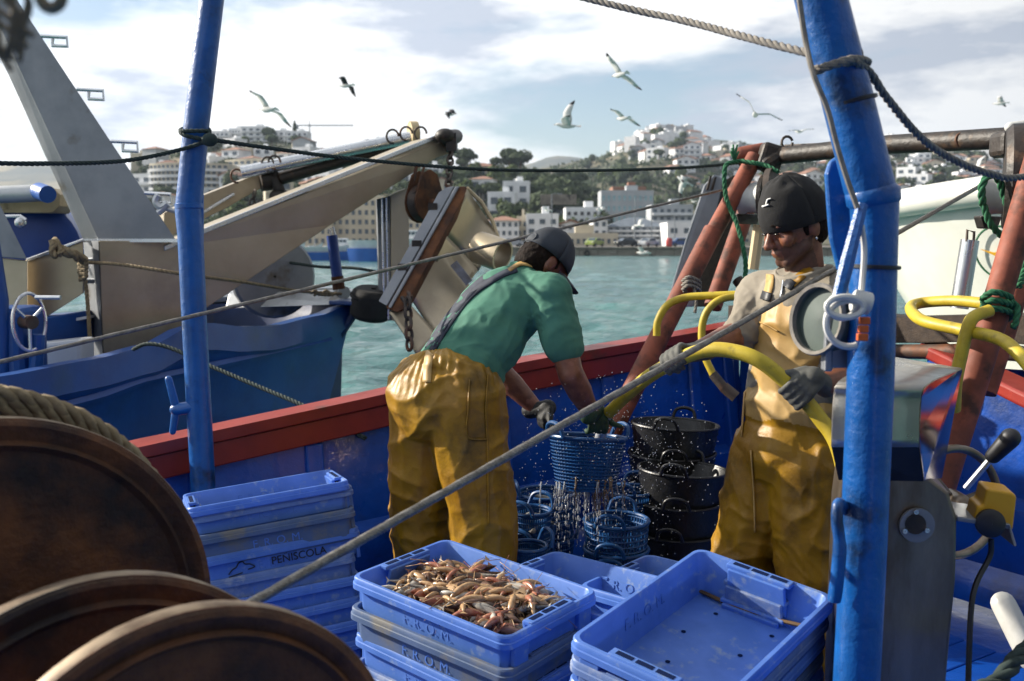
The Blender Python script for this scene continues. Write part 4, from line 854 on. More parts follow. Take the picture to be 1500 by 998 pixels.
# ---- stern gallows with pulleys, on both quarters
def pipe(t, a, b, r, m='orange_rust', name='pipe', n=16): mb = MB(); mb.tube([a, a.lerp(b, .5), b], r, n); return mb.build(name, m, t, smooth=True)
GL = thing('stern_gallows', 'rusty orange pipe gallows with white sheave behind the capped man', 'gallows')
pipe(GL, P(1106, 230, 5.15), P(1043, 345, 5.0), .044); pipe(GL, P(1045, 338, 5.0), P(869, 684, 4.57), .05); pipe(GL, P(1096, 300, 5.45), P(1044, 450, 5.2), .048)
pipe(GL, P(1080, 410, 5.3), P(1110, 450, 5.2), .03, 'rust_iron', 'brace')
mb = MB(); mb.tube([P(1088, 234, 5.3), P(1300, 212, 4.6), P(1520, 200, 3.9), P(1720, 190, 3.4)], .043, 16); mb.build('crossbar', 'black_grease', GL, smooth=True)
mb = MB(); mb.tube([P(1150, 214, 5.2), P(1300, 207, 4.62), P(1470, 198, 4.0)], .008, 6); mb.build('crossbar_wire', 'rust_iron', GL)
for u, v, y in ((1153, 209, 5.1), (1408, 205, 4.2)):
    mb = MB(); mb.tube([P(u+8*math.cos(a), v+9*math.sin(a), y) for a in [i*.5 for i in range(13)]], .007, 6); mb.build('ring', 'rust_iron', GL, smooth=True)
mb = MB(); mb.box(P(1128, 232, 5.12), (.12, .1, .14), Matrix.Rotation(.3, 3, 'Y')); mb.cap(P(1125, 240, 5.1), P(1142, 228, 5.1), .05, .04); mb.build('bracket', 'black_grease', GL, bevel=.02)
mb = MB(); mb.cap(P(1086, 228, 5.2), P(1118, 222, 5.2), .045, .045); mb.build('pipe_joint', 'orange_rust', GL, smooth=True)
def sheave(t, c, ax, r, wd=.05):
    ax = Vector(ax).normalized()
    mb = MB(); mb.lathe([(.02, -wd), (r, -wd), (r*.82, -wd*.3), (r*.82, wd*.3), (r, wd), (.02, wd)], c, ax, 32); s = mb.build('sheave', 'white_plastic', t, smooth=True)
    mb = MB(); mb.lathe([(.01, 0), (r*1.35, 0), (r*1.35, .02), (.01, .02)], c+ax*wd*1.15, ax, 32); mb.build('cheek_plate', 'black_grease', t, smooth=True)
    mb = MB(); mb.prism([c+Vector((-r*.9, -.02, -r*.9)), c+Vector((r*.9, .1, -r*.9)), c+Vector((r*.7, .1, -r*1.5)), c+Vector((-r*.7, -.02, -r*1.5))], (0, .06, 0)); mb.build('guard', 'black_grease', t, bevel=.006)
sheave(GL, P(1100, 291, 5.1), (.85, -.5, 0), .085, .05)
mb = MB(); mb.lathe([(.02, 0), (.13, 0), (.13, .03), (.02, .03)], P(1128, 285, 5.0), (.85, -.5, .1), 24); mb.build('outer_cheek', 'rust_iron', GL, smooth=True)
mb = MB(); mb.tube([P(1112, 330, 5.1), P(1103, 395, 5.1)], .03, 8); mb.build('hanger', 'beige_paint', GL)
settle(GL)
SB = thing('stowed_trawl_board', 'grey trawl door stowed upright at the stern quarter', 'trawl door')
mb = MB(); mb.prism([P(1030, 272, 6.0), P(1046, 255, 6.0), P(1062, 264, 6.0), P(1040, 350, 5.95), P(1016, 450, 5.9), P(975, 450, 5.9), P(1004, 350, 5.95)], (.02, .05, 0)); mb.build('plate', 'steel_dull', SB, bevel=.01)
mb = MB(); mb.prism([P(1062, 264, 5.98), P(1075, 256, 6.05), P(1092, 262, 6.1), P(1075, 360, 6.05), P(1040, 450, 6.0), P(1017, 450, 5.9), P(1041, 350, 5.95)], (.05, .1, 0)); mb.build('edge_beam', 'wood_dark', SB, bevel=.01)
for k in range(2): mb = MB(); mb.prism([P(1040+k*7, 258+k*2, 5.97), P(1043+k*7, 257+k*2, 5.97), P(1038+k*7, 278, 5.97), P(1035+k*7, 278, 5.97)], (0, .02, 0)); mb.build('slot', 'black_grease', SB)
settle(SB)
GR = thing('stern_gallows', 'rusty orange pipe gallows with green rope at the right of the stern', 'gallows')
pipe(GR, P(1545, 150, 3.32), P(1452, 470, 3.25), .043); pipe(GR, P(1458, 455, 3.25), P(1290, 1000, 3.12), .046); pipe(GR, P(1575, 150, 3.75), P(1440, 575, 3.5), .045)
mb = MB(); c = P(1494, 262, 3.5); mb.lathe([(.02, -.05), (.17, -.05), (.19, -.03), (.19, .03), (.17, .05), (.02, .05)], c, (.9, -.4, 0), 28); mb.build('block_cheek', 'black_grease', GR, smooth=True)
sheave(GR, P(1462, 288, 3.55), (.9, -.4, 0), .075, .045)
mb = MB(); mb.box(P(1490, 212, 3.6), (.16, .12, .09)); mb.build('head_bracket', 'black_grease', GR, bevel=.02); mb = MB(); mb.cap(P(1480, 187, 3.7), P(1530, 180, 3.7), .02, .02); mb.build('head_float', 'white_plastic', GR, smooth=True)
settle(GR)
mb = MB(); rope_mb(cr([P(1440, 300, 3.4), P(1438, 275, 3.38), P(1448, 258, 3.38), P(1462, 262, 3.4), P(1472, 290, 3.42), P(1490, 340, 3.4), P(1500, 390, 3.38), P(1492, 420, 3.3)], 8), .013, mb=mb); rope_mb(cr([P(1440, 298, 3.4), P(1452, 330, 3.4), P(1478, 355, 3.45)], 6), .012, mb=mb)
for k in range(3): rope_mb(cr([P(1440, 436+k*12, 3.2), P(1455, 428+k*12, 3.17), P(1480, 436+k*11, 3.2), P(1474, 446+k*11, 3.3), P(1444, 446+k*11, 3.3), P(1440, 437+k*12, 3.2)], 5), .011, mb=mb)
rope_mb(cr([P(1478, 440, 3.2), P(1490, 450, 3.2), P(1488, 472, 3.18), P(1484, 480, 3.18)], 5), .011, mb=mb)
tag(mb.build('green_rope', 'rope_green', smooth='all', fix=False), 'green rope looped over the right pulley and hitched round the orange pipe', 'rope')
mb = MB(); rope_mb(cr([P(1090, 236, 5.1), P(1075, 238, 5.05), P(1062, 246, 5.0), P(1064, 290, 5.0), P(1080, 330, 4.95), P(1090, 370, 4.9), P(1092, 400, 4.9), P(1084, 450, 4.9)], 7), .012, mb=mb); rope_mb(cr([P(1085, 236, 5.08), P(1120, 242, 5.0), P(1140, 252, 4.95)], 5), .012, mb=mb)
for k in range(7): mb.tube([P(1076, 236, 5.05), P(1074+k*2-4, 222-(k % 3)*5, 5.05)], .005, 5)
tag(mb.build('green_rope', 'rope_green', smooth='all', fix=False), 'green rope hanging beside the sheave behind the capped man', 'rope')
mb = MB()
for k in range(3): rope_mb(cr([P(1000, 412+k*6, 4.82), P(1010, 406+k*6, 4.78), P(1025, 414+k*6, 4.85), P(1018, 420+k*6, 4.95), P(1002, 414+k*6, 4.82)], 5), .01, mb=mb)
rope_mb(cr([P(1016, 420, 4.8), P(1020, 440, 4.78), P(1018, 458, 4.78)], 5), .008, mb=mb); tag(mb.build('lashing', 'rope_grey', smooth='all', fix=False), 'grey lashing tied round the left orange pipe', 'rope')
# ---- white boat behind the stern
WB = thing('white_boat', 'white fibreglass boat with rounded bow moored astern', 'boat')
rows = []
for i in range(25):
    t = i/24; ang = math.pi*(.5+.5*(t-.0)) ; rows.append(t)
def wb(t, q):
    # t along the rim from far side round the bow to the near side, q down the hull
    a = math.pi*(1.02*t+.0); cx, cy = 5.9, 9.4; rx, ry = 2.55, 1.5
    x = cx-rx*math.sin(a)**.8 if math.sin(a) > 0 else cx; y = cy+ry*math.cos(a)
    x += q*.9*math.sin(a); y -= q*.45*math.cos(a); z = 1.78+.25*(x-3.4)/3-q*1.5*(1-.12*math.sin(a)); bx, by = 3.35, 9.4; c_, s_ = math.cos(R(-50)), math.sin(R(-50)); return Vector((bx+(x-bx)*c_-(y-by)*s_, by+(x-bx)*s_+(y-by)*c_, z))
mb = MB(); mb.grid([[wb(i/30, q) for q in (.0, .05, .055, .2, .4, .6, .8, 1, 1.5)] for i in range(31)]); mb.build('hull', 'white_gel', WB, smooth=True, fix=False)
mb = MB(); mb.tube([wb(i/30, 0)+Vector((0, 0, 0)) for i in range(31)], .11, 10); mb.build('rubbing_strake', 'white_gel', WB, smooth=True)
mb = MB(); mb.add([wb(i/30, .06) for i in range(31)], [tuple(range(31))]); mb.build('deck', 'white_gel', WB)
te = min([.5+i*.005 for i in range(100)], key=lambda t_: abs(750+F*wb(t_, .3).x/(wb(t_, .3).y*math.cos(TH)-(wb(t_, .3).z-CZ)*math.sin(TH))-1472)); mb = MB(); q = wb(te, .3); dn = (wb(te, .38)-wb(te, .22)).normalized(); nb_ = (wb(te+.02, .3)-wb(te-.02, .3)).cross(dn).normalized(); nb_ = nb_ if nb_.y < 0 else -nb_; em = q+nb_*.03; nx = (wb(te+.02, .3)-wb(te-.02, .3)).normalized()
mb.tube([em+nx*math.cos(a)*.2+dn*math.sin(a)*.2 for a in [i*math.pi*2/40 for i in range(41)]], .008, 6, caps=False); mb.build('emblem_ring', 'rope_green', WB)
mb = MB(); mb.prism([em+nx*x-dn*z for x, z in ((-.15, .04), (-.06, .01), (.1, .02), (.16, -.01), (.1, -.05), (.0, -.06), (-.06, -.01))], nb_*.008); mb.build('emblem_fish', 'yellow_plastic', WB); settle(WB)
# ---- stainless machine, wheel, emergency stop
MC = thing('winch_console', 'stainless steel winch console with rounded top beside the thick post', 'machine'); YM = 2.3
body = [P(1222, 1010, YM), P(1232, 760, YM), P(1240, 700, YM), P(1330, 693, YM), P(1362, 700, YM), P(1390, 722, YM), P(1402, 760, YM), P(1400, 850, YM), P(1385, 1010, YM), P(1380, 1250, YM), P(1215, 1250, YM)]
mb = MB(); mb.prism(body, (.06, .26, 0)); mb.build('housing', 'stainless', MC, bevel=.008, seg=3)
mb = MB(); mb.lathe([(.001, 0), (.038, 0), (.041, .004), (.041, .012), (.001, .013)][::-1], P(1341, 768, YM-.004), (0, -1, 0), 32); pl = mb.build('bearing_plate', 'steel_dull', MC, smooth=True)
for a in (1.6, 3.7, 5.8): mb = MB(); mb.lathe([(.001, 0), (.006, 0), (.006, .006), (.001, .006)], P(1341, 768, YM-.018)+Vector((math.cos(a)*.03, 0, math.sin(a)*.03)), (0, -1, 0), 8); mb.build('bolt', 'steel_bright', pl)
mb = MB(); mb.lathe([(.001, 0), (.024, 0), (.024, .003), (.001, .003)], P(1341, 768, YM-.018), (0, -1, 0), 20); mb.build('grease_cap', 'black_grease', pl)
hood = [P(1236, 700, 2.28), P(1218, 640, 2.22), P(1222, 590, 2.2), P(1236, 560, 2.2), P(1250, 535, 2.3)]
mb = MB(); A = [P(1218, 655, 2.15), P(1221, 582, 2.15), P(1234, 556, 2.18), P(1300, 523, 2.5)]; Bq = [P(1345, 655, 2.15), P(1347, 590, 2.15), P(1360, 562, 2.18), P(1408, 541, 2.5)]
A = cr(A, 6); Bq2 = cr(Bq, 6); mb.grid([A, [a_.lerp(b_, .5) for a_, b_ in zip(A, Bq2)], Bq2]); mb.build('hood', 'stainless_hood', MC, smooth='all', fix=False, solid=.006)
mb = MB(); mb.add(Bq2+[P(1378, 700, 2.5), P(1352, 704, 2.22)], [tuple(range(len(Bq2)+2))]); mb.build('hood_side', 'stainless_warm_tint', MC, fix=False, solid=.006)
mb = MB(); mb.add([P(1218, 655, 2.151), P(1345, 655, 2.151), P(1352, 704, 2.22), P(1228, 702, 2.25)], [(0, 1, 2, 3)]); mb.build('hood_skirt', 'black_plastic', MC, fix=False, solid=.005)
mb = MB(); mb.prism([P(1402, 757, 2.32), P(1480, 768, 2.32), P(1490, 800, 2.3), P(1486, 802, 2.3), P(1478, 775, 2.32), P(1402, 764, 2.32)], (.02, .16, 0)); mb.build('shelf', 'steel_dull', MC, bevel=.003); settle(MC)
ES = thing('emergency_stop', 'yellow emergency stop box on the shelf of the console', 'switch box')
mb = MB(); mb.prism([P(1426, 764, 2.33), P(1432, 742, 2.33), P(1440, 740, 2.33), P(1446, 716, 2.33), P(1484, 722, 2.33), P(1490, 728, 2.33), P(1484, 778, 2.33), P(1470, 770, 2.33)], (.02, .09, 0)); mb.build('box', 'yellow_plastic', ES, bevel=.012, seg=3)
mb = MB(); mb.lathe([(.001, 0), (.034, 0), (.034, .012), (.02, .02), (.001, .02)], P(1449, 766, 2.325), (-.1, -1, .1), 24); mb.build('button', 'black_plastic', ES, smooth=True)
mb = MB(); mb.tube(cr([P(1452, 790, 2.36), P(1450, 815, 2.36), P(1430, 855, 2.33), P(1422, 900, 2.3), P(1418, 1010, 2.25)], 6), .007, 8); mb.build('cable', 'black_plastic', ES, smooth=True); settle(ES)
SW = thing('steering_wheel', 'steel steering wheel behind the stainless console', 'steering wheel'); c = P(1400, 735, 2.75); a1 = Vector((.9, .35, -.1)).normalized(); a2 = Vector((.1, .25, 1)).normalized()
mb = MB(); mb.tube([c+a1*math.cos(a)*.16+a2*math.sin(a)*.15 for a in [i*math.pi*2/40 for i in range(41)]], .012, 10, caps=False); mb.build('rim', 'stainless', SW, smooth=True)
mb = MB()
for a in (.3, 2.4, 4.5): mb.tube([c, c+a1*math.cos(a)*.16+a2*math.sin(a)*.15], .008, 8)
mb.build('spoke', 'stainless', SW, smooth=True); mb = MB(); mb.cap(c-Vector((0, .03, 0)), c+Vector((0, .03, 0)), .03, .03); mb.build('hub', 'stainless', SW, smooth=True); settle(SW)
LV = thing('control_lever', 'control lever with dark knob beside the steering wheel', 'lever')
mb = MB(); mb.tube([P(1415, 715, 2.6), P(1455, 668, 2.55)], .009, 8); mb.build('rod', 'steel_bright', LV, smooth=True); mb = MB(); mb.cap(P(1455, 668, 2.55), P(1480, 642, 2.52), .02, .026); mb.build('knob', 'black_plastic', LV, smooth=True); settle(LV)
tag(MB().cap(P(1470, 885, 2.7), P(1510, 965, 2.6), .034, .034).build('fender_roll', 'white_plastic', smooth=True), 'white cylindrical fender lying on the blue deck by the console', 'fender')
rope('deck_rope', [P(1420, 1015, 2.1), P(1460, 1000, 2.15), P(1490, 965, 2.2), P(1530, 930, 2.3)], .02, 'rope_dark', 'thick dark rope at the foot of the console')
mb = MB(); c = P(1418, 347, 3.9); mb.tube([P(1405, 452, 3.9), P(1421, 352, 3.9)], .034, 16); sf = mb.build('steel_float', 'steel_bright', smooth=True); tag(sf, 'polished steel tube with wire handle standing on the stern beam', 'tube')
mb = MB(); mb.tube([P(1416, 354, 3.88), P(1417, 337, 3.88), P(1427, 340, 3.88), P(1426, 356, 3.88)], .006, 6); mb.build('wire_handle', 'rust_iron', sf)
# deck floodlight on the thick post
FL = thing('floodlight', 'grey green deck floodlight bowl hung on the thick blue post', 'lamp'); c = P(1198, 468, 2.0); ax = Vector((-.88, -.45, .12)).normalized()
mb = MB(); mb.lathe([(.02, -.09), (.042, -.085), (.062, -.045), (.07, 0), (.066, 0), (.058, -.045), (.038, -.078), (.001, -.082)], c, ax, 36); mb.build('bowl', 'grey_green', FL, smooth=True)
mb = MB(); mb.lathe([(.0005, -.004), (.03, -.006), (.0645, -.012)], c, ax, 36); mb.build('lens', 'grey_green', FL, smooth=True)
mb = MB(); mb.lathe([(.065, -.004), (.072, -.004), (.074, .004), (.072, .009), (.065, .007), (.065, -.004)], c, ax, 36); mb.build('gasket', 'rope_grey', FL, smooth=True)
mb = MB(); mb.box(P(1212, 500, 1.99), (.016, .03, .12)); mb.box(P(1232, 480, 2.0), (.07, .02, .03)); mb.box(P(1236, 520, 2.0), (.08, .03, .05)); mb.build('bracket', 'steel_dull', FL, bevel=.004); settle(FL)
# ---- hoses hanging on the stern
def hose(pts, r, label, m='hose_yellow'): mb = MB(); mb.tube(cr(pts, 8), r, 14); return tag(mb.build('hose', m, smooth=True), label, 'hose')
hose([P(962, 492, 4.6), P(964, 470, 4.6), P(978, 447, 4.6), P(1005, 436, 4.6), P(1050, 433, 4.55), P(1098, 431, 4.5)], .018, 'yellow hose curving over the left orange pipe')
hh = hose([P(1096, 434, 4.52), P(1058, 438, 4.5), P(1036, 456, 4.5), P(1028, 485, 4.5), P(1032, 520, 4.48), P(1046, 552, 4.45)], .017, 'yellow hose dropping inside the bulwark to a dark coupling')
mb = MB(); mb.tube([P(1044, 548, 4.45), P(1062, 570, 4.42)], .022, 12); mb.tube([P(1060, 567, 4.42), P(1078, 582, 4.4)], .026, 12); mb.build('coupling', 'rust_iron', hh, smooth=True)
hose([P(1452, 446, 3.35), P(1400, 441, 3.5), P(1350, 444, 3.6), P(1334, 452, 3.5), P(1352, 470, 3.3), P(1410, 484, 3.15), P(1462, 496, 3.0), P(1490, 516, 2.9), P(1515, 545, 2.8)], .02, 'yellow hose looped round the steel tube and orange pipe at the stern')
hose([P(1450, 455, 3.12), P(1425, 466, 3.1), P(1415, 490, 3.1), P(1408, 520, 3.1), P(1400, 560, 3.1), P(1398, 600, 3.15)], .02, 'yellow hose hanging down behind the console')

# ---- unseen wheelhouse added behind the camera to block sky light and deepen shade
SKY_BLOCK = thing('wheelhouse', 'unseen blue and white wheelhouse added behind the camera to block sky light', 'wheelhouse')
mb = MB(); mb.box((0, -1.9, 1.35), (4.6, 1.8, 2.9)); mb.build('wall', 'boat_paint', SKY_BLOCK, bevel=.04)
mb = MB(); mb.box((0, -1.55, 2.95), (5.0, 2.9, .12)); mb.build('roof', 'boat_white', SKY_BLOCK, bevel=.03)
for k in range(4):
    mb = MB(); mb.box((-1.65+k*1.1, -.995, 1.85), (.7, .03, .6)); f_ = mb.build('window', 'white_plastic', SKY_BLOCK, bevel=.01); mb = MB(); mb.box((-1.65+k*1.1, -.975, 1.85), (.6, .02, .5)); mb.build('pane', 'window_glass', f_)
mb = MB(); mb.box((1.1, -.99, .75), (.75, .03, 1.1)); mb.build('door', 'boat_white', SKY_BLOCK, bevel=.01); settle(SKY_BLOCK)
# ================================================================ THE TWO MEN
from mathutils.bvhtree import BVHTree
mat('skin_stubble', '#4c3024', '#5a3a2b', rough=.6, scale=60, bump=.3, bscale=300, bdist=.001); mat('skin', '#80513a', '#683d2c', rough=.45, scale=22, bump=.12, bscale=120, bdist=.002, c3='#93604c', s3=14)
mat('hair', '#17100c', '#221812', rough=.75, spec=.12, scale=60, bump=.6, bscale=160, bdist=.006, stretch=(1, 1, .4))
mat('shirt_green', '#467a66', '#3c6d5a', rough=.9, scale=6, c3='#224b3b', s3=7, lo3=.62, hi3=.72, bump=.25, bscale=150, bdist=.001)
mat('oilskin', '#9a720a', '#835c06', rough=.48, spec=.42, scale=5, c3='#40300a', s3=4.5, lo3=.52, hi3=.7, bump=.5, bscale=22, bdist=.008, rvar=.16, detail=9)
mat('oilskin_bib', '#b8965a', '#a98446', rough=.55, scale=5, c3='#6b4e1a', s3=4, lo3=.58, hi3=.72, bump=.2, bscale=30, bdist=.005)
mat('fleece', '#8a8274', '#7b7365', rough=.95, scale=7, bump=.25, bscale=90, bdist=.002)
mat('dark_cloth', '#17181b', '#212226', rough=.9, scale=30, bump=.2, bscale=140, bdist=.001)
mat('beanie_knit', '#0c0c0d', '#151516', rough=.95, scale=20, bump=.5, bscale=200, bdist=.0015, stretch=(1, 1, .5))
mat('cap_cloth', '#20262e', '#2b323b', rough=.75, scale=12, bump=.15, bscale=150, bdist=.001)
mat('strap', '#1c2230', '#252c3b', rough=.8, scale=30); mat('white_print', '#c9c9c6', rough=.7)
mat('glove_grey', '#55554f', '#484843', rough=.75, scale=14, bump=.25, bscale=90, bdist=.002); mat('glove_green', '#1d3d22', '#16301b', rough=.7, scale=14, bump=.2, bscale=70, bdist=.002); mat('glove_black', '#141516', '#1d1f20', rough=.7, scale=14, bump=.2, bscale=70)
mat('eye', '#17100c', rough=.2); mat('metal_ring', '#c9c9c9', rough=.2, metal=1)
def hit(o, u, v, off=.004):
    """point on a surface on the line of sight through a photo pixel, a little proud of it"""
    k = o.name
    if k not in HB:
        me = o.data; off0 = o.matrix_basis.translation if o.parent is None else o.location+o.parent.location
        HB[k] = (BVHTree.FromPolygons([x.co+off0 for x in me.vertices], [tuple(p.vertices) for p in me.polygons]))
    c = Vector((0, 0, CZ)); d = (P(u, v, 1)-c).normalized(); h, n, i, L = HB[k].ray_cast(c, d)
    return (h-d*off) if h else None
HB = {}
def strap_on(o, path, width, name, m, parent, off=.005, n=10, th=.003):
    """flat band laid over a garment along a line of photo pixels"""
    mb = MB(); L, Rr = [], []; pts = [(p[0], p[1]) for p in path]; q = cr([Vector((a, b, 0)) for a, b in pts], n)
    for i, p in enumerate(q):
        t = q[min(i+1, len(q)-1)]-q[max(i-1, 0)]; t.normalize(); s = Vector((-t.y, t.x, 0))*width/2
        a, b = hit(o, p.x+s.x, p.y+s.y, off), hit(o, p.x-s.x, p.y-s.y, off)
        if a is None or b is None: continue
        L.append(a); Rr.append(b)
    if len(L) < 2: return None
    mb.grid([L, [(a+b)/2-(((a+b)/2)-Vector((0, 0, CZ))).normalized()*.002 for a, b in zip(L, Rr)], Rr]); return mb.build(name, m, parent, smooth='all', solid=th)
def cloth(scale, amp, fold=0, seed=0, zst=.35):
    def f(c, n):
        q = Vector((c.x*scale, c.y*scale, c.z*scale*zst)); a = noise.noise(q+Vector((seed, 0, 0)))
        w = c*scale+Vector((seed+5, 3, 1))+noise.noise_vector(c*scale*.5)*.8
        b = (1-abs(noise.noise(Vector((w.x*.9+w.z*.55, w.y*.9, w.z*1.25-w.x*.5)))))**3; g = (1-abs(noise.noise(Vector((w.x*1.9-w.z*.7, w.y*1.9, w.z*2.1+w.x*.9))+Vector((9, 2, 4)))))**4
        return c+n*(a*amp+(b-.5)*fold*1.5+(g-.45)*fold*.5)
    return f
def glove(t, wrist, c, axis, out, m, thumb=None, rg=.026, cuff=.10, name='glove', span=.078, sweep=3.4):
    """a gripping hand: palm, four fingers bent round a bar, thumb leaving the side of the palm"""
    wrist, c = Vector(wrist), Vector(c); a = Vector(axis).normalized(); o = Vector(out); o = (o-a*o.dot(a)).normalized(); s = a.cross(o)
    if s.dot(c-wrist) < 0: s = -s                       # fingers lead away from the wrist
    mb = MB(); R0 = rg+.012; kn = c+o*(R0+.004)
    palm = c+o*(R0+.008)-s*.045
    for k in (-1.2, -.4, .4, 1.2): mb.cap(palm+a*k*.017, kn+a*k*.021, .019, .015)
    mb.cap(palm, palm.lerp(wrist, .5), .034, .031); d = (wrist-palm).normalized(); mb.cap(palm.lerp(wrist, .5), wrist+d*cuff*.3, .031, .034)
    for i, k in enumerate((-1.5, -.5, .5, 1.5)):
        ln = (.86, 1.0, .96, .78)[i]; base = c+a*k*span/3.6; pts = []
        for j in range(6):
            th = sweep*ln*j/5; pts.append(base+(o*math.cos(th)+s*math.sin(th))*R0)
        for p, q in zip(pts, pts[1:]): mb.cap(p, q, .0105, .0098, 8)
    tb = palm+a*.03*(thumb or 1); t1 = c+a*(thumb or 1)*.062+s*.0+o*R0*.4; t2 = t1+a*(thumb or 1)*.03+s*.012
    mb.cap(tb, t1, .014, .012, 8); mb.cap(t1, t2, .012, .009, 8)
    return blob(name, mb, .0045, m, t, 3)
# ------------------------------------------------ man bending over the basket
A = thing('person', 'man in green t-shirt and yellow oilskin trousers bending over a basket', 'person')
d = Vector((.62, .78, 0)); rt = Vector((.78, -.62, 0)); pel, nk = P(652, 572, 3.45), P(766, 404, 3.66); sp = (nk-pel).normalized(); dp = sp.cross(rt).normalized()
RM = Matrix((rt, dp, sp)).transposed(); wst = pel.lerp(nk, .2); ch = pel.lerp(nk, .66)
shR, shL = P(806, 432, 3.5), pel.lerp(nk, .8)-rt*.10-Vector((0, 0, .06))
elR, wrR, haR = P(836, 548, 3.44), P(866, 606, 3.58), P(873, 628, 3.62)
elL, wrL, haL = P(728, 540, 3.9), P(786, 600, 3.84), P(798, 622, 3.8)
hd = P(797, 383, 3.70); dh = Vector((.86, .5, 0)); hu = (dh*.66+Vector((0, 0, .75))).normalized(); fc = (dh*.72+Vector((0, 0, -.69))); fc = (fc-hu*fc.dot(hu)).normalized(); hs_ = fc.cross(hu).normalized()
if hs_.dot(rt) < 0: hs_ = -hs_
HM = Matrix((hs_, fc, hu)).transposed()
mb = MB(); mb.ell(hd, (.072, .092, .112), HM); mb.ell(hd+fc*.055-hu*.045, (.05, .05, .062), HM); mb.ell(hd+fc*.1-hu*.02, (.014, .02, .022), HM); mb.ell(hd+fc*.085-hu*.06, (.022, .016, .012), HM); mb.ell(hd+fc*.075-hu*.093, (.024, .02, .02), HM)
for s in (-1, 1): mb.ell(hd+hs_*s*.074-fc*.008-hu*.015, (.012, .022, .034), HM); mb.ell(hd+hs_*s*.03+fc*.088+hu*.008, (.022, .012, .01), HM)
mb.cap(nk-sp*.02, hd-hu*.05-fc*.01, .06, .055)
mb.ell(ch, (.16, .09, .2), RM); mb.ell(pel.lerp(nk, .2), (.14, .09, .16), RM)
for a_, b_, c_ in ((shR, elR, wrR), (shL, elL, wrL)): mb.cap(a_, b_, .055, .046); mb.cap(b_, a_.lerp(b_, .6)*0+b_.lerp(c_, .45), .047, .046); mb.cap(b_.lerp(c_, .4), c_, .046, .031)
for s, (u, y) in ((1, (706, 3.36)), (-1, (618, 3.55))): hp = pel+rt*s*.09; mb.cap(hp, P(u, 800, y), .09, .07); mb.cap(P(u, 800, y), Vector((P(u, 0, y).x, y, .08)), .07, .045); mb.cap(Vector((P(u, 0, y).x, y, .05)), Vector((P(u, 0, y).x+.14, y+.1, .04)), .045, .04)
blob('body', mb, .0065, 'skin', A, 4)
mb = MB(); mb.ell(ch, (.185, .125, .2), RM); mb.ell(pel.lerp(nk, .8), (.165, .10, .1), RM); mb.ell(pel.lerp(nk, .4), (.182, .138, .2), RM); mb.ell(pel.lerp(nk, .14), (.18, .14, .17), RM)
mb.cap(pel.lerp(nk, .84)+rt*.1, shR, .085, .082); mb.cap(shR, shR.lerp(elR, .62), .08, .075); mb.cap(pel.lerp(nk, .8)-rt*.06, shL, .078, .075); mb.cap(shL, shL.lerp(elL, .6), .078, .075); mb.cap(nk-sp*.07, nk-sp*.005, .085, .066)
shirt = blob('shirt', mb, .0065, 'shirt_green', A, 8, cloth(9, .006, .005, 2, .8))
mb = MB(); mb.ell(pel+Vector((-.02, 0, -.03)), (.2, .17, .17), Matrix((rt, d, Vector((0, 0, 1)))).transposed()); mb.ell(pel+sp*.03, (.2, .165, .11), RM)
for s, (u, y) in ((1, (706, 3.36)), (-1, (620, 3.55))):
    hp = pel+rt*s*.085+Vector((0, 0, -.02)); kn_ = P(u+(2 if s > 0 else -3), 760, y); mb.cap(hp, kn_, .145, .118); mb.cap(kn_, Vector((P(u, 0, y).x, y, .2)), .118, .112)
mb.cap(pel+d*.1+Vector((0, 0, .1)), pel.lerp(nk, .42)+dp*(-.02 if dp.z > 0 else .02)+d*.1, .09, .07)
def tro(c, n):
    f = cloth(6, .010, .0075, 9, .45)(c, n); zt = (c.z-(pel.z-.02))/.1
    if zt > 0: an = math.atan2(c.y-pel.y, c.x-pel.x); f += n*math.sin(an*30+noise.noise(c*9)*4)*.0045*min(1, zt)*(.6+noise.noise(c*13))
    return f
trs = blob('trousers', mb, .0065, 'oilskin', A, 7, tro)
# braces over the back, waistband cords, collar
strap_on(shirt, [(627, 512), (648, 478), (672, 445), (705, 412), (738, 390)], 11, 'brace', 'strap', A); strap_on(shirt, [(632, 514), (660, 470), (690, 432), (730, 405), (757, 394)], 9, 'brace', 'strap', A)
strap_on(shirt, [(655, 445), (664, 432)], 13, 'buckle', 'steel_bright', A, .009); strap_on(shirt, [(660, 455), (671, 442)], 12, 'buckle', 'steel_bright', A, .009)
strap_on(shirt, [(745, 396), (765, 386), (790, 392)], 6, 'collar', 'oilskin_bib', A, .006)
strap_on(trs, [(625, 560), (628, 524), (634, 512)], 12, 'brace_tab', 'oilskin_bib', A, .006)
strap_on(trs, [(715, 548), (712, 600), (714, 650), (715, 700), (716, 770)], 2.5, 'side_seam', 'oilskin', A, .004); strap_on(trs, [(688, 556), (686, 600), (685, 640), (714, 644)], 2.5, 'pocket_seam', 'oilskin', A, .004)
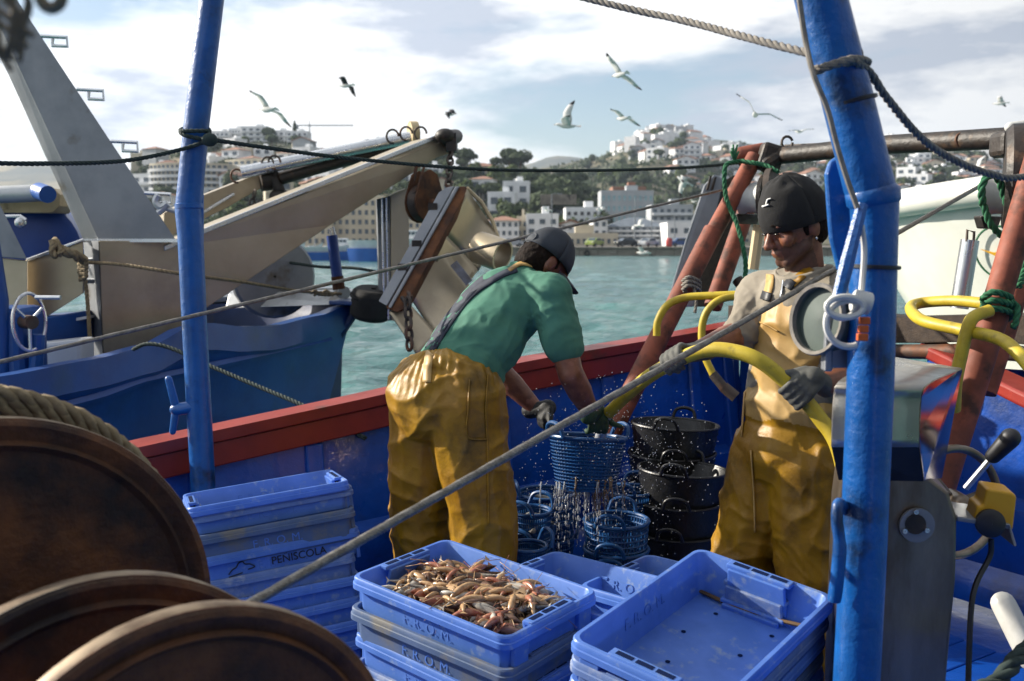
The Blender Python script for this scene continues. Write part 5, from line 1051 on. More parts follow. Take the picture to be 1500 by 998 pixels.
# hair, cap
mb = MB(); mb.ell(hd-fc*.018+hu*.01, (.08, .085, .108), HM); mb.ell(hd-fc*.05-hu*.03, (.066, .055, .07), HM)
blob('hair', mb, .006, 'hair', A, 2, lambda c, n: c+n*(noise.noise(c*90)*.003+noise.noise(c*35)*.003))
mb = MB(); rows = []
for i in range(9):
    th = math.pi*.5*i/8*1.04; rows.append([hd+hu*(.018+math.cos(th)*.118)+(hs_*math.cos(a)*.089+fc*math.sin(a)*.104)*max(.02, math.sin(th)) for a in [j*math.pi*2/36 for j in range(37)]])
mb.grid(rows); cap_ = mb.build('cap', 'cap_cloth', A, smooth='all', solid=.004)
mb = MB(); rows = []
for i in range(6):
    e = i/5; rows.append([hd+hu*(.012-.012*e-.05*(abs(x)**2)*.6)+hs_*x*.085+fc*(.095*math.sqrt(max(0, 1-(x*.93)**2))+e*.095*math.sqrt(max(.0, 1-x*x))) for x in [(-1+2*j/16) for j in range(17)]])
mb.grid(rows); mb.build('brim', 'cap_cloth', cap_, smooth='all', solid=.005)
mb = MB(); mb.ell(hd+hu*.137, (.012, .012, .006), HM); mb.build('button', 'cap_cloth', cap_, smooth=True)
mb = MB(); mb.tube([hd-fc*.098+hu*(.03+.02*math.cos(a))+hs_*.03*math.sin(a) for a in [i*.5 for i in range(13)]], .005, 6); mb.build('back_strap', 'cap_cloth', cap_, smooth=True)
rim_ax = Vector((1, .12, .03))
glove(A, wrR, haR+Vector((0, 0, .012)), (.95, .3, -.05), (-.2, -.75, .75), 'glove_green', 1, .012, .12); glove(A, wrL, haL+Vector((.01, 0, .01)), (.25, -.95, 0), (-.75, -.25, .6), 'glove_black', 1, .012, .12)
settle(A)
# ------------------------------------------------ man with the hose
B = thing('person', 'man in black beanie and yellow bib oilskins holding a yellow hose', 'person')
d = Vector((-.83, -.56, 0)).normalized(); lf = Vector((-d.y, d.x, 0)); up = Vector((0, 0, 1)); TM = Matrix((lf, d, up)).transposed()
pel, nk = P(1158, 668, 3.22), P(1180, 402, 3.22)
shF, elF, wrF, haF = P(1112, 432, 3.36), P(1094, 486, 3.24), P(1022, 515, 3.09), P(992, 528, 3.05)
shN, elN, wrN, haN = P(1236, 446, 3.06), P(1262, 552, 3.0), P(1205, 563, 2.91), P(1168, 574, 2.86)
hd = P(1164, 326, 3.2); fd = Vector((-.95, -.31, 0)).normalized(); fc = (fd*.93+Vector((0, 0, -.36))).normalized(); hu = (up-fc*up.dot(fc)).normalized(); hs_ = Vector((-fd.y, fd.x, 0)); HM = Matrix((hs_, fc, hu)).transposed()
def hp_(s, f, u_): return hd+hs_*s+fc*f+hu*u_
mb = MB(); mb.ell(hd, (.076, .094, .115), HM); mb.ell(hp_(0, .045, -.06), (.056, .056, .066), HM); mb.ell(hp_(0, .062, -.112), (.026, .026, .02), HM); mb.cap(hp_(0, .096, .0), hp_(0, .118, -.038), .009, .0145); mb.ell(hp_(.011, .104, -.04), (.009, .01, .008), HM); mb.ell(hp_(-.011, .104, -.04), (.009, .01, .008), HM)
mb.ell(hp_(0, .097, -.068), (.025, .012, .006), HM); mb.ell(hp_(0, .094, -.08), (.022, .012, .007), HM)
for s in (-1, 1): mb.ell(hp_(s*.033, .086, .018), (.026, .014, .009), HM); mb.ell(hp_(s*.045, .07, -.03), (.026, .024, .024), HM); mb.ell(hp_(s*.078, -.012, -.02), (.011, .022, .034), HM); mb.cap(hp_(s*.055, .02, -.07), hp_(s*.02, .075, -.105), .022, .02); mb.ell(hp_(s*.033, .085, -.004), (.017, .012, .008), HM)
mb.cap(nk-up*.03, hp_(0, -.01, -.06), .065, .06); mb.ell(pel.lerp(nk, .7), (.17, .1, .2), TM); mb.ell(pel.lerp(nk, .2), (.15, .1, .2), TM)
for a_, b_, c_ in ((shF, elF, wrF), (shN, elN, wrN)): mb.cap(a_, b_, .055, .046); mb.cap(b_, b_.lerp(c_, .45), .047, .047); mb.cap(b_.lerp(c_, .4), c_, .047, .032)
LG = ((-1, P(1096, 800, 3.3)), (1, P(1188, 800, 3.12)))
for s, k_ in LG: mb.cap(pel+lf*s*.09, k_, .09, .07); mb.cap(k_, Vector((k_.x, k_.y, .09)), .07, .045); mb.cap(Vector((k_.x, k_.y, .05)), Vector((k_.x, k_.y, .04))+d*.16, .045, .04)
bd = blob('body', mb, .0055, ['skin', 'skin_stubble'], B, 3)
for p_ in bd.data.polygons:
    r_ = p_.center-hd; f_, u_, s_ = r_.dot(fc), r_.dot(hu), r_.dot(hs_)
    lip = abs(s_) < .026 and -.09 < u_ < -.062
    if -.15 < u_ < -.05+.012*noise.noise(r_*60) and f_ > .0 and (u_ < -.085 or abs(s_) > .024 or u_ > -.06) and not lip and r_.length < .16: p_.material_index = 1
for s in (-1, 1): mb = MB(); mb.ell(hp_(s*.033, .0965, -.003), (.012, .006, .0035), HM); mb.build('eye', 'eye', B, smooth=True); mb = MB(); mb.tube([hp_(s*.014, .101, .019), hp_(s*.034, .1, .027), hp_(s*.056, .086, .02)], [.004, .005, .003], 6); mb.build('eyebrow', 'hair', B, smooth=True)
mb = MB(); mb.ell(hp_(.083, -.005, -.056), (.005, .004, .006), HM); mb.build('earring', 'metal_ring', B, smooth=True)
mb = MB(); mb.ell(hp_(0, -.04, -.03), (.08, .066, .07), HM); mb.ell(hp_(.066, .01, -.012), (.016, .014, .03), HM); blob('hair', mb, .006, 'hair', B, 2, lambda c, n: c+n*noise.noise(c*70)*.004)
# beanie
mb = MB(); rows = []
for i in range(13):
    th = math.pi*.5*i/12; rr = math.sin(th)**.8; rows.append([hp_(math.cos(a)*.099*max(rr, .02), math.sin(a)*.116*max(rr, .02)-.008, .038+math.cos(th)*.118-.016*(1-math.sin(a))*.5*math.sin(th)-.012*math.sin(th)+noise.noise(Vector((math.cos(a)*2.2, math.sin(a)*2.2, i*.4)))*.011) for a in [j*math.pi*2/44 for j in range(45)]])
for h_, g in ((-.004, 1.0), (-.012, .985), (-.02, .97), (-.026, .95)): rows.append([hp_(math.cos(a)*.099*g, math.sin(a)*.116*g-.008, .038+h_-.012-.016*(1-math.sin(a))*.5) for a in [j*math.pi*2/44 for j in range(45)]])
mb.grid(rows); bn = mb.build('beanie', 'beanie_knit', B, smooth='all', solid=.003, fix=False)
for pth, w_ in (([(1122, 300), (1124, 293), (1129, 291)], 2), ([(1116, 303), (1126, 300)], 2.5)): strap_on(bn, pth, w_, 'print', 'white_print', bn, .006, 6, .001)
# jacket with collar
mb = MB(); mb.ell(pel.lerp(nk, .72), (.215, .135, .2), TM); mb.ell(pel.lerp(nk, .42), (.185, .128, .2), TM); mb.ell(pel.lerp(nk, .92), (.15, .1, .07), TM); mb.cap(pel.lerp(nk, .88)-lf*.1, shF, .085, .08); mb.cap(shF, elF, .076, .066); mb.cap(pel.lerp(nk, .88)+lf*.1, shN, .085, .085); mb.cap(shN, elN, .085, .075); mb.cap(elN, elN.lerp(wrN, .18), .072, .066)
mb.cap(elF.lerp(shF, .1), elF.lerp(wrF, .12), .072, .066)
jk = blob('jacket', mb, .0065, 'fleece', B, 6, cloth(11, .006, .006, 4, .8))
mb = MB(); rows = []
for h_, r_ in ((-.05, 1.1), (0, 1.0), (.045, 1.02), (.055, .96), (.045, .9), (0, .88)): rows.append([nk+lf*math.cos(a)*.092*r_+d*(math.sin(a)*.092*r_+.008)+up*(h_*.8-.012-.035*max(0, math.sin(a))) for a in [j*math.pi*2/32+math.pi*.5 for j in range(33)]])
mb.grid(rows); cl = mb.build('collar', 'fleece', B, smooth='all', fix=False); mb = MB(); mb.grid([[p*1 for p in rows[4]], [p-up*.07 for p in rows[4]]]); mb.build('collar_lining', 'dark_cloth', cl, smooth='all', solid=.003)
# bib oilskins
mb = MB(); mb.ell(pel+up*.02, (.19, .16, .16), TM); mb.ell(pel.lerp(nk, .28), (.188, .142, .17), TM); mb.ell(pel.lerp(nk, .55)+d*.036, (.150, .118, .2), TM); mb.ell(pel.lerp(nk, .72)+d*.058, (.125, .09, .14), TM)
for s, k_ in LG: mb.cap(pel+lf*s*.085-up*.02, k_, .142, .118); mb.cap(k_, Vector((k_.x, k_.y, .2)), .118, .115)
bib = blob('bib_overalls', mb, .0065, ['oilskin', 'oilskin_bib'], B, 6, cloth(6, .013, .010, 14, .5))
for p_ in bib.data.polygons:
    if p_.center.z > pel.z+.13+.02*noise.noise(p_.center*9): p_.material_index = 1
strap_on(bib, [(1097, 412), (1106, 440), (1100, 470)], 0.1, 'seam', 'oilskin', B) if False else None
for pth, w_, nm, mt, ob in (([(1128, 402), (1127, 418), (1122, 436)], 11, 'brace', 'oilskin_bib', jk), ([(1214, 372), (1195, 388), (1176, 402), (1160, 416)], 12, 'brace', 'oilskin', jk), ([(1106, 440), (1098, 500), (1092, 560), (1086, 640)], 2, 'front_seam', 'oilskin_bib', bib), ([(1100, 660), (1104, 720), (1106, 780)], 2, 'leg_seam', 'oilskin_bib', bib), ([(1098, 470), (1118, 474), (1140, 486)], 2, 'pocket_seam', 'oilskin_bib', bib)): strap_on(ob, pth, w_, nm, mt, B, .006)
for pth in ([(1124, 428), (1120, 440)], [(1160, 410), (1152, 422)]): strap_on(jk, pth, 14, 'buckle', 'black_plastic', B, .012)
strap_on(jk, [(1148, 404), (1146, 420), (1143, 436)], 3, 'zip', 'steel_bright', B, .006)
glove(B, wrF, haF, P(1010, 515, 3.03)-P(960, 545, 3.1), (.1, .45, .85), 'glove_grey', -1, .021, .1); glove(B, wrN, haN, P(1195, 605, 2.84)-P(1130, 540, 2.88), (.35, -.8, .3), 'glove_grey', -1, .021, .11)
settle(B)
# the hose he holds
HO = thing('spray_hose', 'yellow water hose held by the capped man, running over to the basket', 'hose')
mb = MB(); hp = cr([P(893, 604, 3.62), P(915, 582, 3.5), P(950, 552, 3.2), P(992, 528, 3.05), P(1030, 514, 2.98), P(1070, 514, 2.93), P(1115, 530, 2.88), P(1168, 575, 2.86), P(1200, 612, 2.84), P(1226, 652, 2.8), P(1240, 720, 2.75), P(1244, 850, 2.7), P(1240, 1010, 2.6)], 10); mb.tube(hp, .0225, 18); mb.build('tube', 'hose_yellow', HO, smooth=True)
mb = MB(); mb.tube([hp[0]+(hp[0]-hp[1])*.2, hp[0], hp[1]], .0235, 18); mb.build('nozzle', 'hose_yellow', HO, smooth=True); settle(HO)
# ================================================================ CRATES, BASKETS, CATCH, SPRAY, GULLS
mat('crate_blue', '#6690de', '#5b85d2', rough=.42, scale=9, c3='#9db0cc', s3=26, lo3=.57, hi3=.72, bump=.12, bscale=60, bdist=.002, transl=.32)
mat('crate_mark', '#5f88d4', '#557fca', rough=.5, scale=9, transl=.2); mat('print_black', '#10141c', rough=.6); mat('hole_dark', '#0c1c40', rough=.9, spec=.1)
mat('basket_blue', '#17528c', '#134679', rough=.4, scale=9, transl=.15); mat('basket_black', '#0d0e10', '#16171a', rough=.4, scale=14, bump=.2, bscale=60)
def rrect(L, W, r, n=5):
    o = []
    for cx, cy, a0 in ((L/2-r, W/2-r, 0), (-L/2+r, W/2-r, 90), (-L/2+r, -W/2+r, 180), (L/2-r, -W/2+r, 270)):
        o += [Vector((cx+r*math.cos(R(a0+90*i/n)), cy+r*math.sin(R(a0+90*i/n)), 0)) for i in range(n+1)]
    return o
def text_mesh(txt, size, depth=.0015):
    cu = bpy.data.curves.new('lettering', 'FONT'); cu.body = txt; cu.size = size; cu.extrude = depth; cu.align_x = 'CENTER'; cu.align_y = 'CENTER'
    o = bpy.data.objects.new('lettering', cu); col.objects.link(o); dg = bpy.context.evaluated_depsgraph_get(); dg.update(); me = bpy.data.meshes.new_from_object(o.evaluated_get(dg)); bpy.data.objects.remove(o); me.name = 'lettering'; return me
CL, CW, CH = .6, .4, .125
def loft(prof, name, m, parent, r=.035, smooth=True, caps=(True, True)):
    mb = MB(); rings = [[p+Vector((0, 0, z)) for p in rrect(CL-2*i, CW-2*i, max(.012, r-i*.4))] for i, z in prof]; n = len(rings[0])
    mb.add([p for q in rings for p in q], [(k*n+j, k*n+(j+1) % n, (k+1)*n+(j+1) % n, (k+1)*n+j) for k in range(len(rings)-1) for j in range(n)]+([tuple(range(n))[::-1]] if caps[0] else [])+([tuple((len(rings)-1)*n+j for j in range(n))] if caps[1] else []))
    return mb.build(name, m, parent, smooth=smooth)
FROM = text_mesh('F. R. O. M.', .042, .0004); FROM.materials.append(M['crate_mark'])
def make_crate():
    t = thing('fish_crate', 'blue plastic fish crate', 'crate')
    loft([(.030, 0), (.026, .02), (.0215, .021), (.018, .088), (.006, .089), (.0, .092), (.0, .107), (.003, .109), (.003, .121), (.006, .125), (.015, .125), (.018, .121), (.034, .007)], 'tub', 'crate_blue', t)
    for s in (-1, 1):
        mb = MB(); x = s*(CL/2-.035); mb.prism([(x, -.085, .03), (x-s*.018, -.08, .119), (x-s*.018, .08, .119), (x, .085, .03)], (s*.012, 0, 0)); mb.box((s*(CL/2-.026), 0, .1225), (.032, .18, .012)); h = mb.build('handle', 'crate_blue', t, bevel=.003)
        for k in (-1, 0, 1): mb = MB(); mb.box((s*(CL/2-.027), k*.053, .129), (.014, .044, .0015)); mb.build('slot', 'hole_dark', h)
        for yy in (-.135, .135):
            mb = MB(); mb.box((s*(CL/2-.013), yy, .045), (.016, .055, .085)); r_ = mb.build('end_rib', 'crate_blue', t, bevel=.003)
            for k in range(3): mb = MB(); mb.box((s*(CL/2-.0045), yy-.014+k*.014, .02), (.002, .006, .014)); mb.build('drain', 'hole_dark', r_)
        a = put('lettering', FROM, 'crate_mark', t, (0, s*(CW/2-.0185), .055), 0); a.rotation_euler = (R(90-3)*1, 0, 0 if s < 0 else math.pi)
        a = put('lettering', FROM, 'crate_mark', t, (0, s*(CW/2-.0275), .068), 0); a.rotation_euler = (R(90-8), 0, math.pi if s < 0 else 0)
    for hx, hy in ((-.2, -.08), (-.2, .08), (-.07, -.1), (-.07, .06), (.07, -.06), (.07, .1), (.2, -.08), (.2, .08)):
        mb = MB(); mb.lathe([(.0001, 0), (.0065, 0)], (hx, hy, .0085), (0, 0, 1), 12); mb.build('drain', 'hole_dark', t)
    return t
proto = make_crate(); used = [False]
def crate(loc, rot, label, sc=1, group=None):
    if not used[0]: o = proto; used[0] = True; o.location = loc; o.rotation_euler = rot; o.scale = (sc,)*3
    else: o = tree_copy(proto, None, loc, rot, sc)
    tag(o, label, 'crate')
    if group: o['group'] = group
    return o
def stack(rim, rot, n, labels, step, sc=1, jit=0, seed=1, group=None):
    rnd = random.Random(seed); E = Matrix.Rotation(rot[2], 3, 'Z') @ Matrix.Rotation(rot[1], 3, 'Y') @ Matrix.Rotation(rot[0], 3, 'X'); up = E @ Vector((0, 0, 1)); o = []
    for k in range(n):
        st = step[k] if isinstance(step, (list, tuple)) else step*k
        p = Vector(rim)-up*(CH*sc+st); j = 0 if k == 0 else jit; o.append(crate(p+Vector((rnd.uniform(-j, j), rnd.uniform(-j, j), 0)), (rot[0], rot[1], rot[2]+(rnd.uniform(-.03, .03) if k else 0)), labels[min(k, len(labels)-1)], sc, group))
    return o
FR = (.05, .055, -.704)
fs = stack((-.111, 2.72, .606), FR, 5, ['blue fish crate heaped with mixed fish and prawns', 'blue crate directly under the crate heaped with fish', 'blue crate third down under the heaped crate', 'blue crate fourth down under the heaped crate', 'bottom blue crate under the heaped crate'], .088, 1, .006, 2)
rs = stack((.47, 2.32, .664), (.125, -.13, -.712+math.pi/2), 5, ['empty blue fish crate with a thin stick lying in it', 'blue crate directly under the empty crate with the stick', 'blue crate third down under the empty crate', 'blue crate fourth down under the empty crate', 'bottom blue crate under the empty crate'], .05, 1, .008, 3)
ls = stack((-.838, 3.30, .735), (-.10, -.09, .368), 9, ['topmost blue crate of the tall stack by the slim post', 'blue crate nested tightly under the topmost of the tall stack', 'scuffed blue crate third from the top of the tall stack', 'blue crate with black town name printed on its side', 'blue crate just under the printed one in the tall stack', 'blue crate two below the printed one in the tall stack', 'blue crate third from the bottom of the tall stack', 'blue crate second from the bottom of the tall stack', 'bottom blue crate of the tall stack by the slim post'], [0, .022, .088, .16, .243, .315, .387, .459, .531], .87, .012, 5)
pr_ = text_mesh('PEÑISCOLA', .04, .001); pr_.materials.append(M['print_black']); a = put('print', pr_, 'print_black', ls[3], (.06, -CW/2+.0155, .062), 0); a.rotation_euler = (R(87), 0, 0)
mb = MB(); lg = [(-.20, .045), (-.185, .06), (-.17, .066), (-.16, .08), (-.145, .082), (-.138, .072), (-.12, .068), (-.105, .055), (-.13, .05)]; mb.tube(cr([Vector((x, -CW/2+.0165, z)) for x, z in lg], 4), .0022, 6); mb.tube([Vector((-.2, -CW/2+.018, .035)), Vector((-.15, -CW/2+.017, .042))], .002, 6); mb.build('print', 'print_black', ls[3])
crate((.246, 2.904, .41), (0, 0, -.7), 'empty blue crate on the deck right of the heaped crate'); crate((.56, 2.98, .37), (.02, 0, -.72), 'blue crate with a few shells behind the stick crate')
for k in range(4): crate((.246, 2.904, .41-.09*(k+1)), (0, 0, -.7+.02*k), 'blue crate beneath the empty one beside the heaped crate', 1, 'crates beneath the deck crate'); crate((.56, 2.98, .37-.085*(k+1)), (0, 0, -.72), 'blue crate beneath the one with shells', 1, 'crates beneath the shell crate')
E = rs[0].rotation_euler.to_matrix(); st0 = Vector(rs[0].location)
mat('stick_wood', '#6f5330', '#5b4427', rough=.8, scale=20); mb = MB(); mb.tube([st0+E @ Vector(q) for q in ((.262, -.165, .035), (.255, -.05, .022), (.25, .06, .018), (.262, .165, .016))], .0055, 6); tag(mb.build('stick', 'stick_wood', smooth=True), 'thin brown stick lying in the empty blue crate', 'stick')
# ---- catch
for n, c1, c2 in (('fish_brown', '#3a2a20', '#6a5040'), ('fish_pink', '#8a4a38', '#a6785f'), ('fish_silver', '#77736c', '#b6b0a4'), ('prawn_shell', '#94724e', '#c4a37a'), ('shell_cream', '#b8a888', '#a39270')): mat(n, c1, c2, rough=.3, scale=30, bump=.2, bscale=120, bdist=.001)
def fish_mesh(m, L=.11, fat=.017):
    mb = MB(); pr = [(0, .002), (.06, .35), (.18, .8), (.35, 1), (.55, .85), (.75, .5), (.88, .2), (.93, .16)]
    mb.tube([(x*L-L/2, 0, 0) for x, r in pr], [max(.0008, r*fat) for x, r in pr], 8, flat=.62); mb.add([(L*.42, 0, 0), (L*.53, .0008, fat*.9), (L*.49, 0, 0), (L*.53, .0008, -fat*.9)], [(0, 1, 2), (0, 2, 3)]); mb.add([(-L*.1, 0, fat), (L*.1, 0, fat*1.3), (L*.2, 0, fat*.6)], [(0, 1, 2)]); mb.ell((-L*.4, -fat*.35, fat*.15), (.003, .002, .003), None, 6, 4)
    me = mb.mesh('fish'); me.materials.append(M[m]); [setattr(p, 'use_smooth', True) for p in me.polygons]; return me
def prawn_mesh(m):
    mb = MB(); pts = [Vector((-.035+.09*t, 0, .018*math.sin(t*2.6))) for t in [i/9 for i in range(10)]]; mb.tube(pts, [.002, .006, .009, .0095, .009, .0085, .0075, .006, .0045, .002], 8)
    for k in range(5): x = pts[2+k]; mb.tube([x, x+Vector((-.008, .012, -.012)), x+Vector((-.004, .016, -.024))], .0009, 4); mb.tube([x, x+Vector((-.008, -.012, -.012)), x+Vector((-.004, -.016, -.024))], .0009, 4)
    for s in (-1, 1): mb.tube([pts[0], pts[0]+Vector((-.03, s*.012, .012)), pts[0]+Vector((-.075, s*.03, .004))], .0008, 4)
    mb.add([pts[-1], pts[-1]+Vector((.018, .012, -.002)), pts[-1]+Vector((.02, -.012, -.002))], [(0, 1, 2)]); me = mb.mesh('prawn'); me.materials.append(M[m]); [setattr(p, 'use_smooth', True) for p in me.polygons]; return me
FM = [fish_mesh('fish_brown'), fish_mesh('fish_pink', .12, .014), fish_mesh('fish_silver', .1, .015), fish_mesh('fish_brown', .14, .013), fish_mesh('fish_silver', .125, .013)]; PM = prawn_mesh('prawn_shell'); PM2 = prawn_mesh('fish_pink')
E = Matrix.Rotation(FR[2], 3, 'Z') @ Matrix.Rotation(FR[1], 3, 'Y') @ Matrix.Rotation(FR[0], 3, 'X'); c0 = Vector(fs[0].location); rnd = random.Random(77)
def mound(x, y): return .045+.058*max(0, 1-(x/.27)**4)*max(0, 1-(y/.17)**4)+.014*noise.noise(Vector((x*18, y*18, 1)))
mb = MB(); mb.grid([[c0+E @ Vector((x, y, max(.012, mound(x, y)-.012))) for x in [-.262+.524*i/20 for i in range(21)]] for y in [-.162+.324*j/14 for j in range(15)]]); o = mb.build('catch_heap', 'fish_brown', smooth='all', fix=False); o['kind'] = 'stuff'; o['label'] = 'packed lower layer of the catch in the crate'
for k in range(270):
    x, y = rnd.uniform(-.215, .215), rnd.uniform(-.12, .12); pr = k % 3 == 2; lay = rnd.uniform(-.006, .012)
    if pr: me, nm, lb, gr = (PM if rnd.random() < .65 else PM2), 'prawn', 'prawn lying among the fish in the heaped blue crate', 'prawns in the heaped crate'
    else: me, nm, lb, gr = rnd.choice(FM), 'fish', 'small fish lying in the heaped blue crate', 'fish in the heaped crate'
    o = bpy.data.objects.new(nm, me); col.objects.link(o); o.location = c0+E @ Vector((x, y, mound(x, y)+lay)); o.rotation_euler = (rnd.uniform(-1.2, 1.2)+(1.57 if not pr else 0), rnd.uniform(-.35, .35), rnd.uniform(0, 6.28)); s = rnd.uniform(.75, 1.25); o.scale = (s, s, s); tag(o, lb, 'fish' if nm == 'fish' else 'prawn', gr)
for k in range(5): o = bpy.data.objects.new('shell', FM[0]); me = MB().ell((0, 0, 0), (.016, .014, .012), None, 10, 6).mesh('shell') if k == 0 else me; (me.materials.append(M['shell_cream']) if k == 0 else None); o.data = me; col.objects.link(o); o.location = Vector((.56+rnd.uniform(-.15, .1), 3.02+rnd.uniform(-.1, .1), .392)); tag(o, 'pale shell lying in the crate behind the stick crate', 'shell', 'shells in the deck crate')
# faded and dirty individuals among the crates
mat('crate_faded', '#7590c2', '#6782b6', rough=.55, scale=9, c3='#a9b2c2', s3=18, lo3=.52, hi3=.7, bump=.15, bscale=60, bdist=.002, transl=.25)
mat('crate_dirty', '#5f7396', '#536888', rough=.6, scale=7, c3='#7c7a74', s3=9, lo3=.5, hi3=.66, bump=.2, bscale=50, bdist=.002, transl=.2)
for o, m_ in ((ls[1], 'crate_faded'), (ls[2], 'crate_dirty'), (ls[4], 'crate_faded'), (fs[1], 'crate_dirty'), (fs[3], 'crate_faded'), (rs[1], 'crate_faded'), (rs[3], 'crate_dirty')):
    for c_ in o.children:
        if c_.name.startswith(('tub', 'handle', 'end_rib')): c_.material_slots[0].link = 'OBJECT'; c_.material_slots[0].material = M[m_]
# ---- baskets
def basket_parts(t, r, h, m, lattice=True, hand=True):
    rb = r*.76
    mb = MB(); mb.tube([Vector((math.cos(a)*r, math.sin(a)*r, h)) for a in [i*math.pi*2/40 for i in range(41)]], .007, 8, caps=False); mb.build('rim', m, t, smooth=True)
    mb = MB()
    if lattice:
        n = 56; nr = 15
        for k in range(n):
            a = 2*math.pi*k/n; ca, sa = math.cos(a), math.sin(a); mb.tube([(ca*rb, sa*rb, .012), (ca*r*.99, sa*r*.99, h)], .0036, 4)
        for k in range(nr): q = (k+.5)/nr; rr = rb+(r*.99-rb)*q; mb.tube([Vector((math.cos(a)*rr, math.sin(a)*rr, .012+(h-.012)*q)) for a in [i*math.pi*2/40 for i in range(41)]], .0048, 4, caps=False)
        w_ = mb.build('lattice', m, t); w_['kind'] = 'stuff'
        mb = MB(); mb.lathe([(.0005, .004), (rb, .004), (rb*1.03, .04), (rb*1.015, .04), (rb*.985, .01), (.0005, .01)], (0, 0, 0), (0, 0, 1), 40); mb.build('base', m, t, smooth=True)
    else:
        pr = [(.0005, .002), (rb, .002)]
        for k in range(14): q = k/13; rr = rb+(r-rb)*q; pr += [(rr+.003, .01+(h-.015)*q), (rr, .01+(h-.015)*(q+.035))]
        pr += [(r-.006, h), (rb-.006, .012), (.0005, .01)]; mb.lathe(pr, (0, 0, 0), (0, 0, 1), 44); mb.build('tub', m, t, smooth=True)
    if hand:
        for s in (-1, 1): mb = MB(); mb.tube(cr([Vector((s*r, -.055, h)), Vector((s*(r+.01), -.04, h+.04)), Vector((s*(r+.012), 0, h+.052)), Vector((s*(r+.01), .04, h+.04)), Vector((s*r, .055, h))], 5), .008, 8); mb.build('handle', m, t, smooth=True)
def basket(u, v, Y, rpx, h, m, label, lattice=True, tilt=(0, 0), yaw=0, ground=True, copies=0):
    c = P(u, v, Y); r = rpx/F*Y; t = thing('basket', label, 'basket', (c.x, c.y, c.z-h)); t.rotation_euler = (tilt[0], tilt[1], yaw); basket_parts(t, r, h, m, lattice)
    for k in range(copies): o = tree_copy(t, None, (c.x, c.y, c.z-h-.1*(k+1)), t.rotation_euler, None); tag(o, 'basket nested under the '+label, 'basket')
    return t
HBK = basket(858, 641, 3.68, 57, .2, 'basket_blue', 'blue lattice basket held up under the hose and dripping', True, (-.08, .1), .5)
ORD = ['first', 'second', 'third', 'fourth', 'fifth', 'sixth']
FL_ = [('blue lattice basket with squid behind the dripping water', 800, 722, 4.05, 42), ('blue lattice basket with handle under the hose', 922, 718, 4.15, 38), ('open blue basket standing foremost under the dripping water', 903, 762, 3.7, 48), ('blue basket full of pale fish beside the yellow trousers', 778, 748, 3.75, 30), ('low blue basket behind the heaped crate', 772, 800, 3.45, 30)]
for lb, u, v, Y, rp in FL_:
    c = P(u, v, Y); hgt = min(.34, max(.2, c.z-.02)); b = basket(u, v, Y, rp, hgt, 'basket_blue', lb, True, (0, 0), rnd.uniform(0, 3)); z0 = c.z-hgt; k = 0
    while z0 > .05: z0 = max(0, z0-.11); o = tree_copy(b, None, (c.x, c.y, z0), b.rotation_euler); tag(o, ORD[k]+' basket nested below the '+lb, 'basket'); k += 1
for lb, u, v, Y, rp in [('black tub basket with raised handle standing at the back', 985, 622, 4.5, 64), ('black tub basket standing in front of the taller black one', 996, 688, 4.15, 66)]:
    c = P(u, v, Y); hgt = .34; b = basket(u, v, Y, rp, hgt, 'basket_black', lb, False, (.03, .04), 1.2); z0 = c.z-hgt; k = 0
    while z0 > .06: z0 = max(0, z0-.13); o = tree_copy(b, None, (c.x, c.y, z0), (0, 0, 1.2+z0)); tag(o, ORD[k]+' black basket nested below the '+lb.replace(' standing', ''), 'basket'); k += 1
for (u, v, Y, n, nm) in ((780, 752, 3.75, 9, 'blue basket of pale fish'), (805, 726, 4.05, 8, 'basket with squid')):
    for k in range(n): c = P(u, v, Y); o = bpy.data.objects.new('fish', FM[2 if k % 2 else 4]); col.objects.link(o); o.location = c+Vector((rnd.uniform(-.05, .05), rnd.uniform(-.05, .05), rnd.uniform(-.05, -.02))); o.scale = (1.1,)*3; o.rotation_euler = (1.57, rnd.uniform(-.3, .3), rnd.uniform(0, 6)); tag(o, 'pale fish in the '+nm, 'fish', 'fish in the '+nm)
# ---- water: jet, falling streams and spray, uncountable
def drop_material():
    m = bpy.data.materials.new('water_drop'); m.use_nodes = True; b = m.node_tree.nodes['Principled BSDF']; b.inputs['Base Color'].default_value = (.85, .88, .9, 1); b.inputs['Roughness'].default_value = .08; b.inputs['Transmission Weight'].default_value = .55; b.inputs['IOR'].default_value = 1.33; M['water_drop'] = m
mat('slurry', '#8f7a60', '#75624c', rough=.25, scale=40); drop_material(); mb = MB(); rnd = random.Random(5)
def drop(p, r): mb.add([p+Vector(q)*r for q in ((1, 0, 0), (-1, 0, 0), (0, 1, 0), (0, -1, 0), (0, 0, 1.3), (0, 0, -1.3))], [(0, 2, 4), (2, 1, 4), (1, 3, 4), (3, 0, 4), (2, 0, 5), (1, 2, 5), (3, 1, 5), (0, 3, 5)])
for k in range(1500):
    u = rnd.gauss(895, 62); v = rnd.gauss(690, 62)
    if 760 < u < 1065 and 545 < v < 830: drop(P(u, v, rnd.uniform(3.35, 4.2)), rnd.uniform(.0008, .0026))
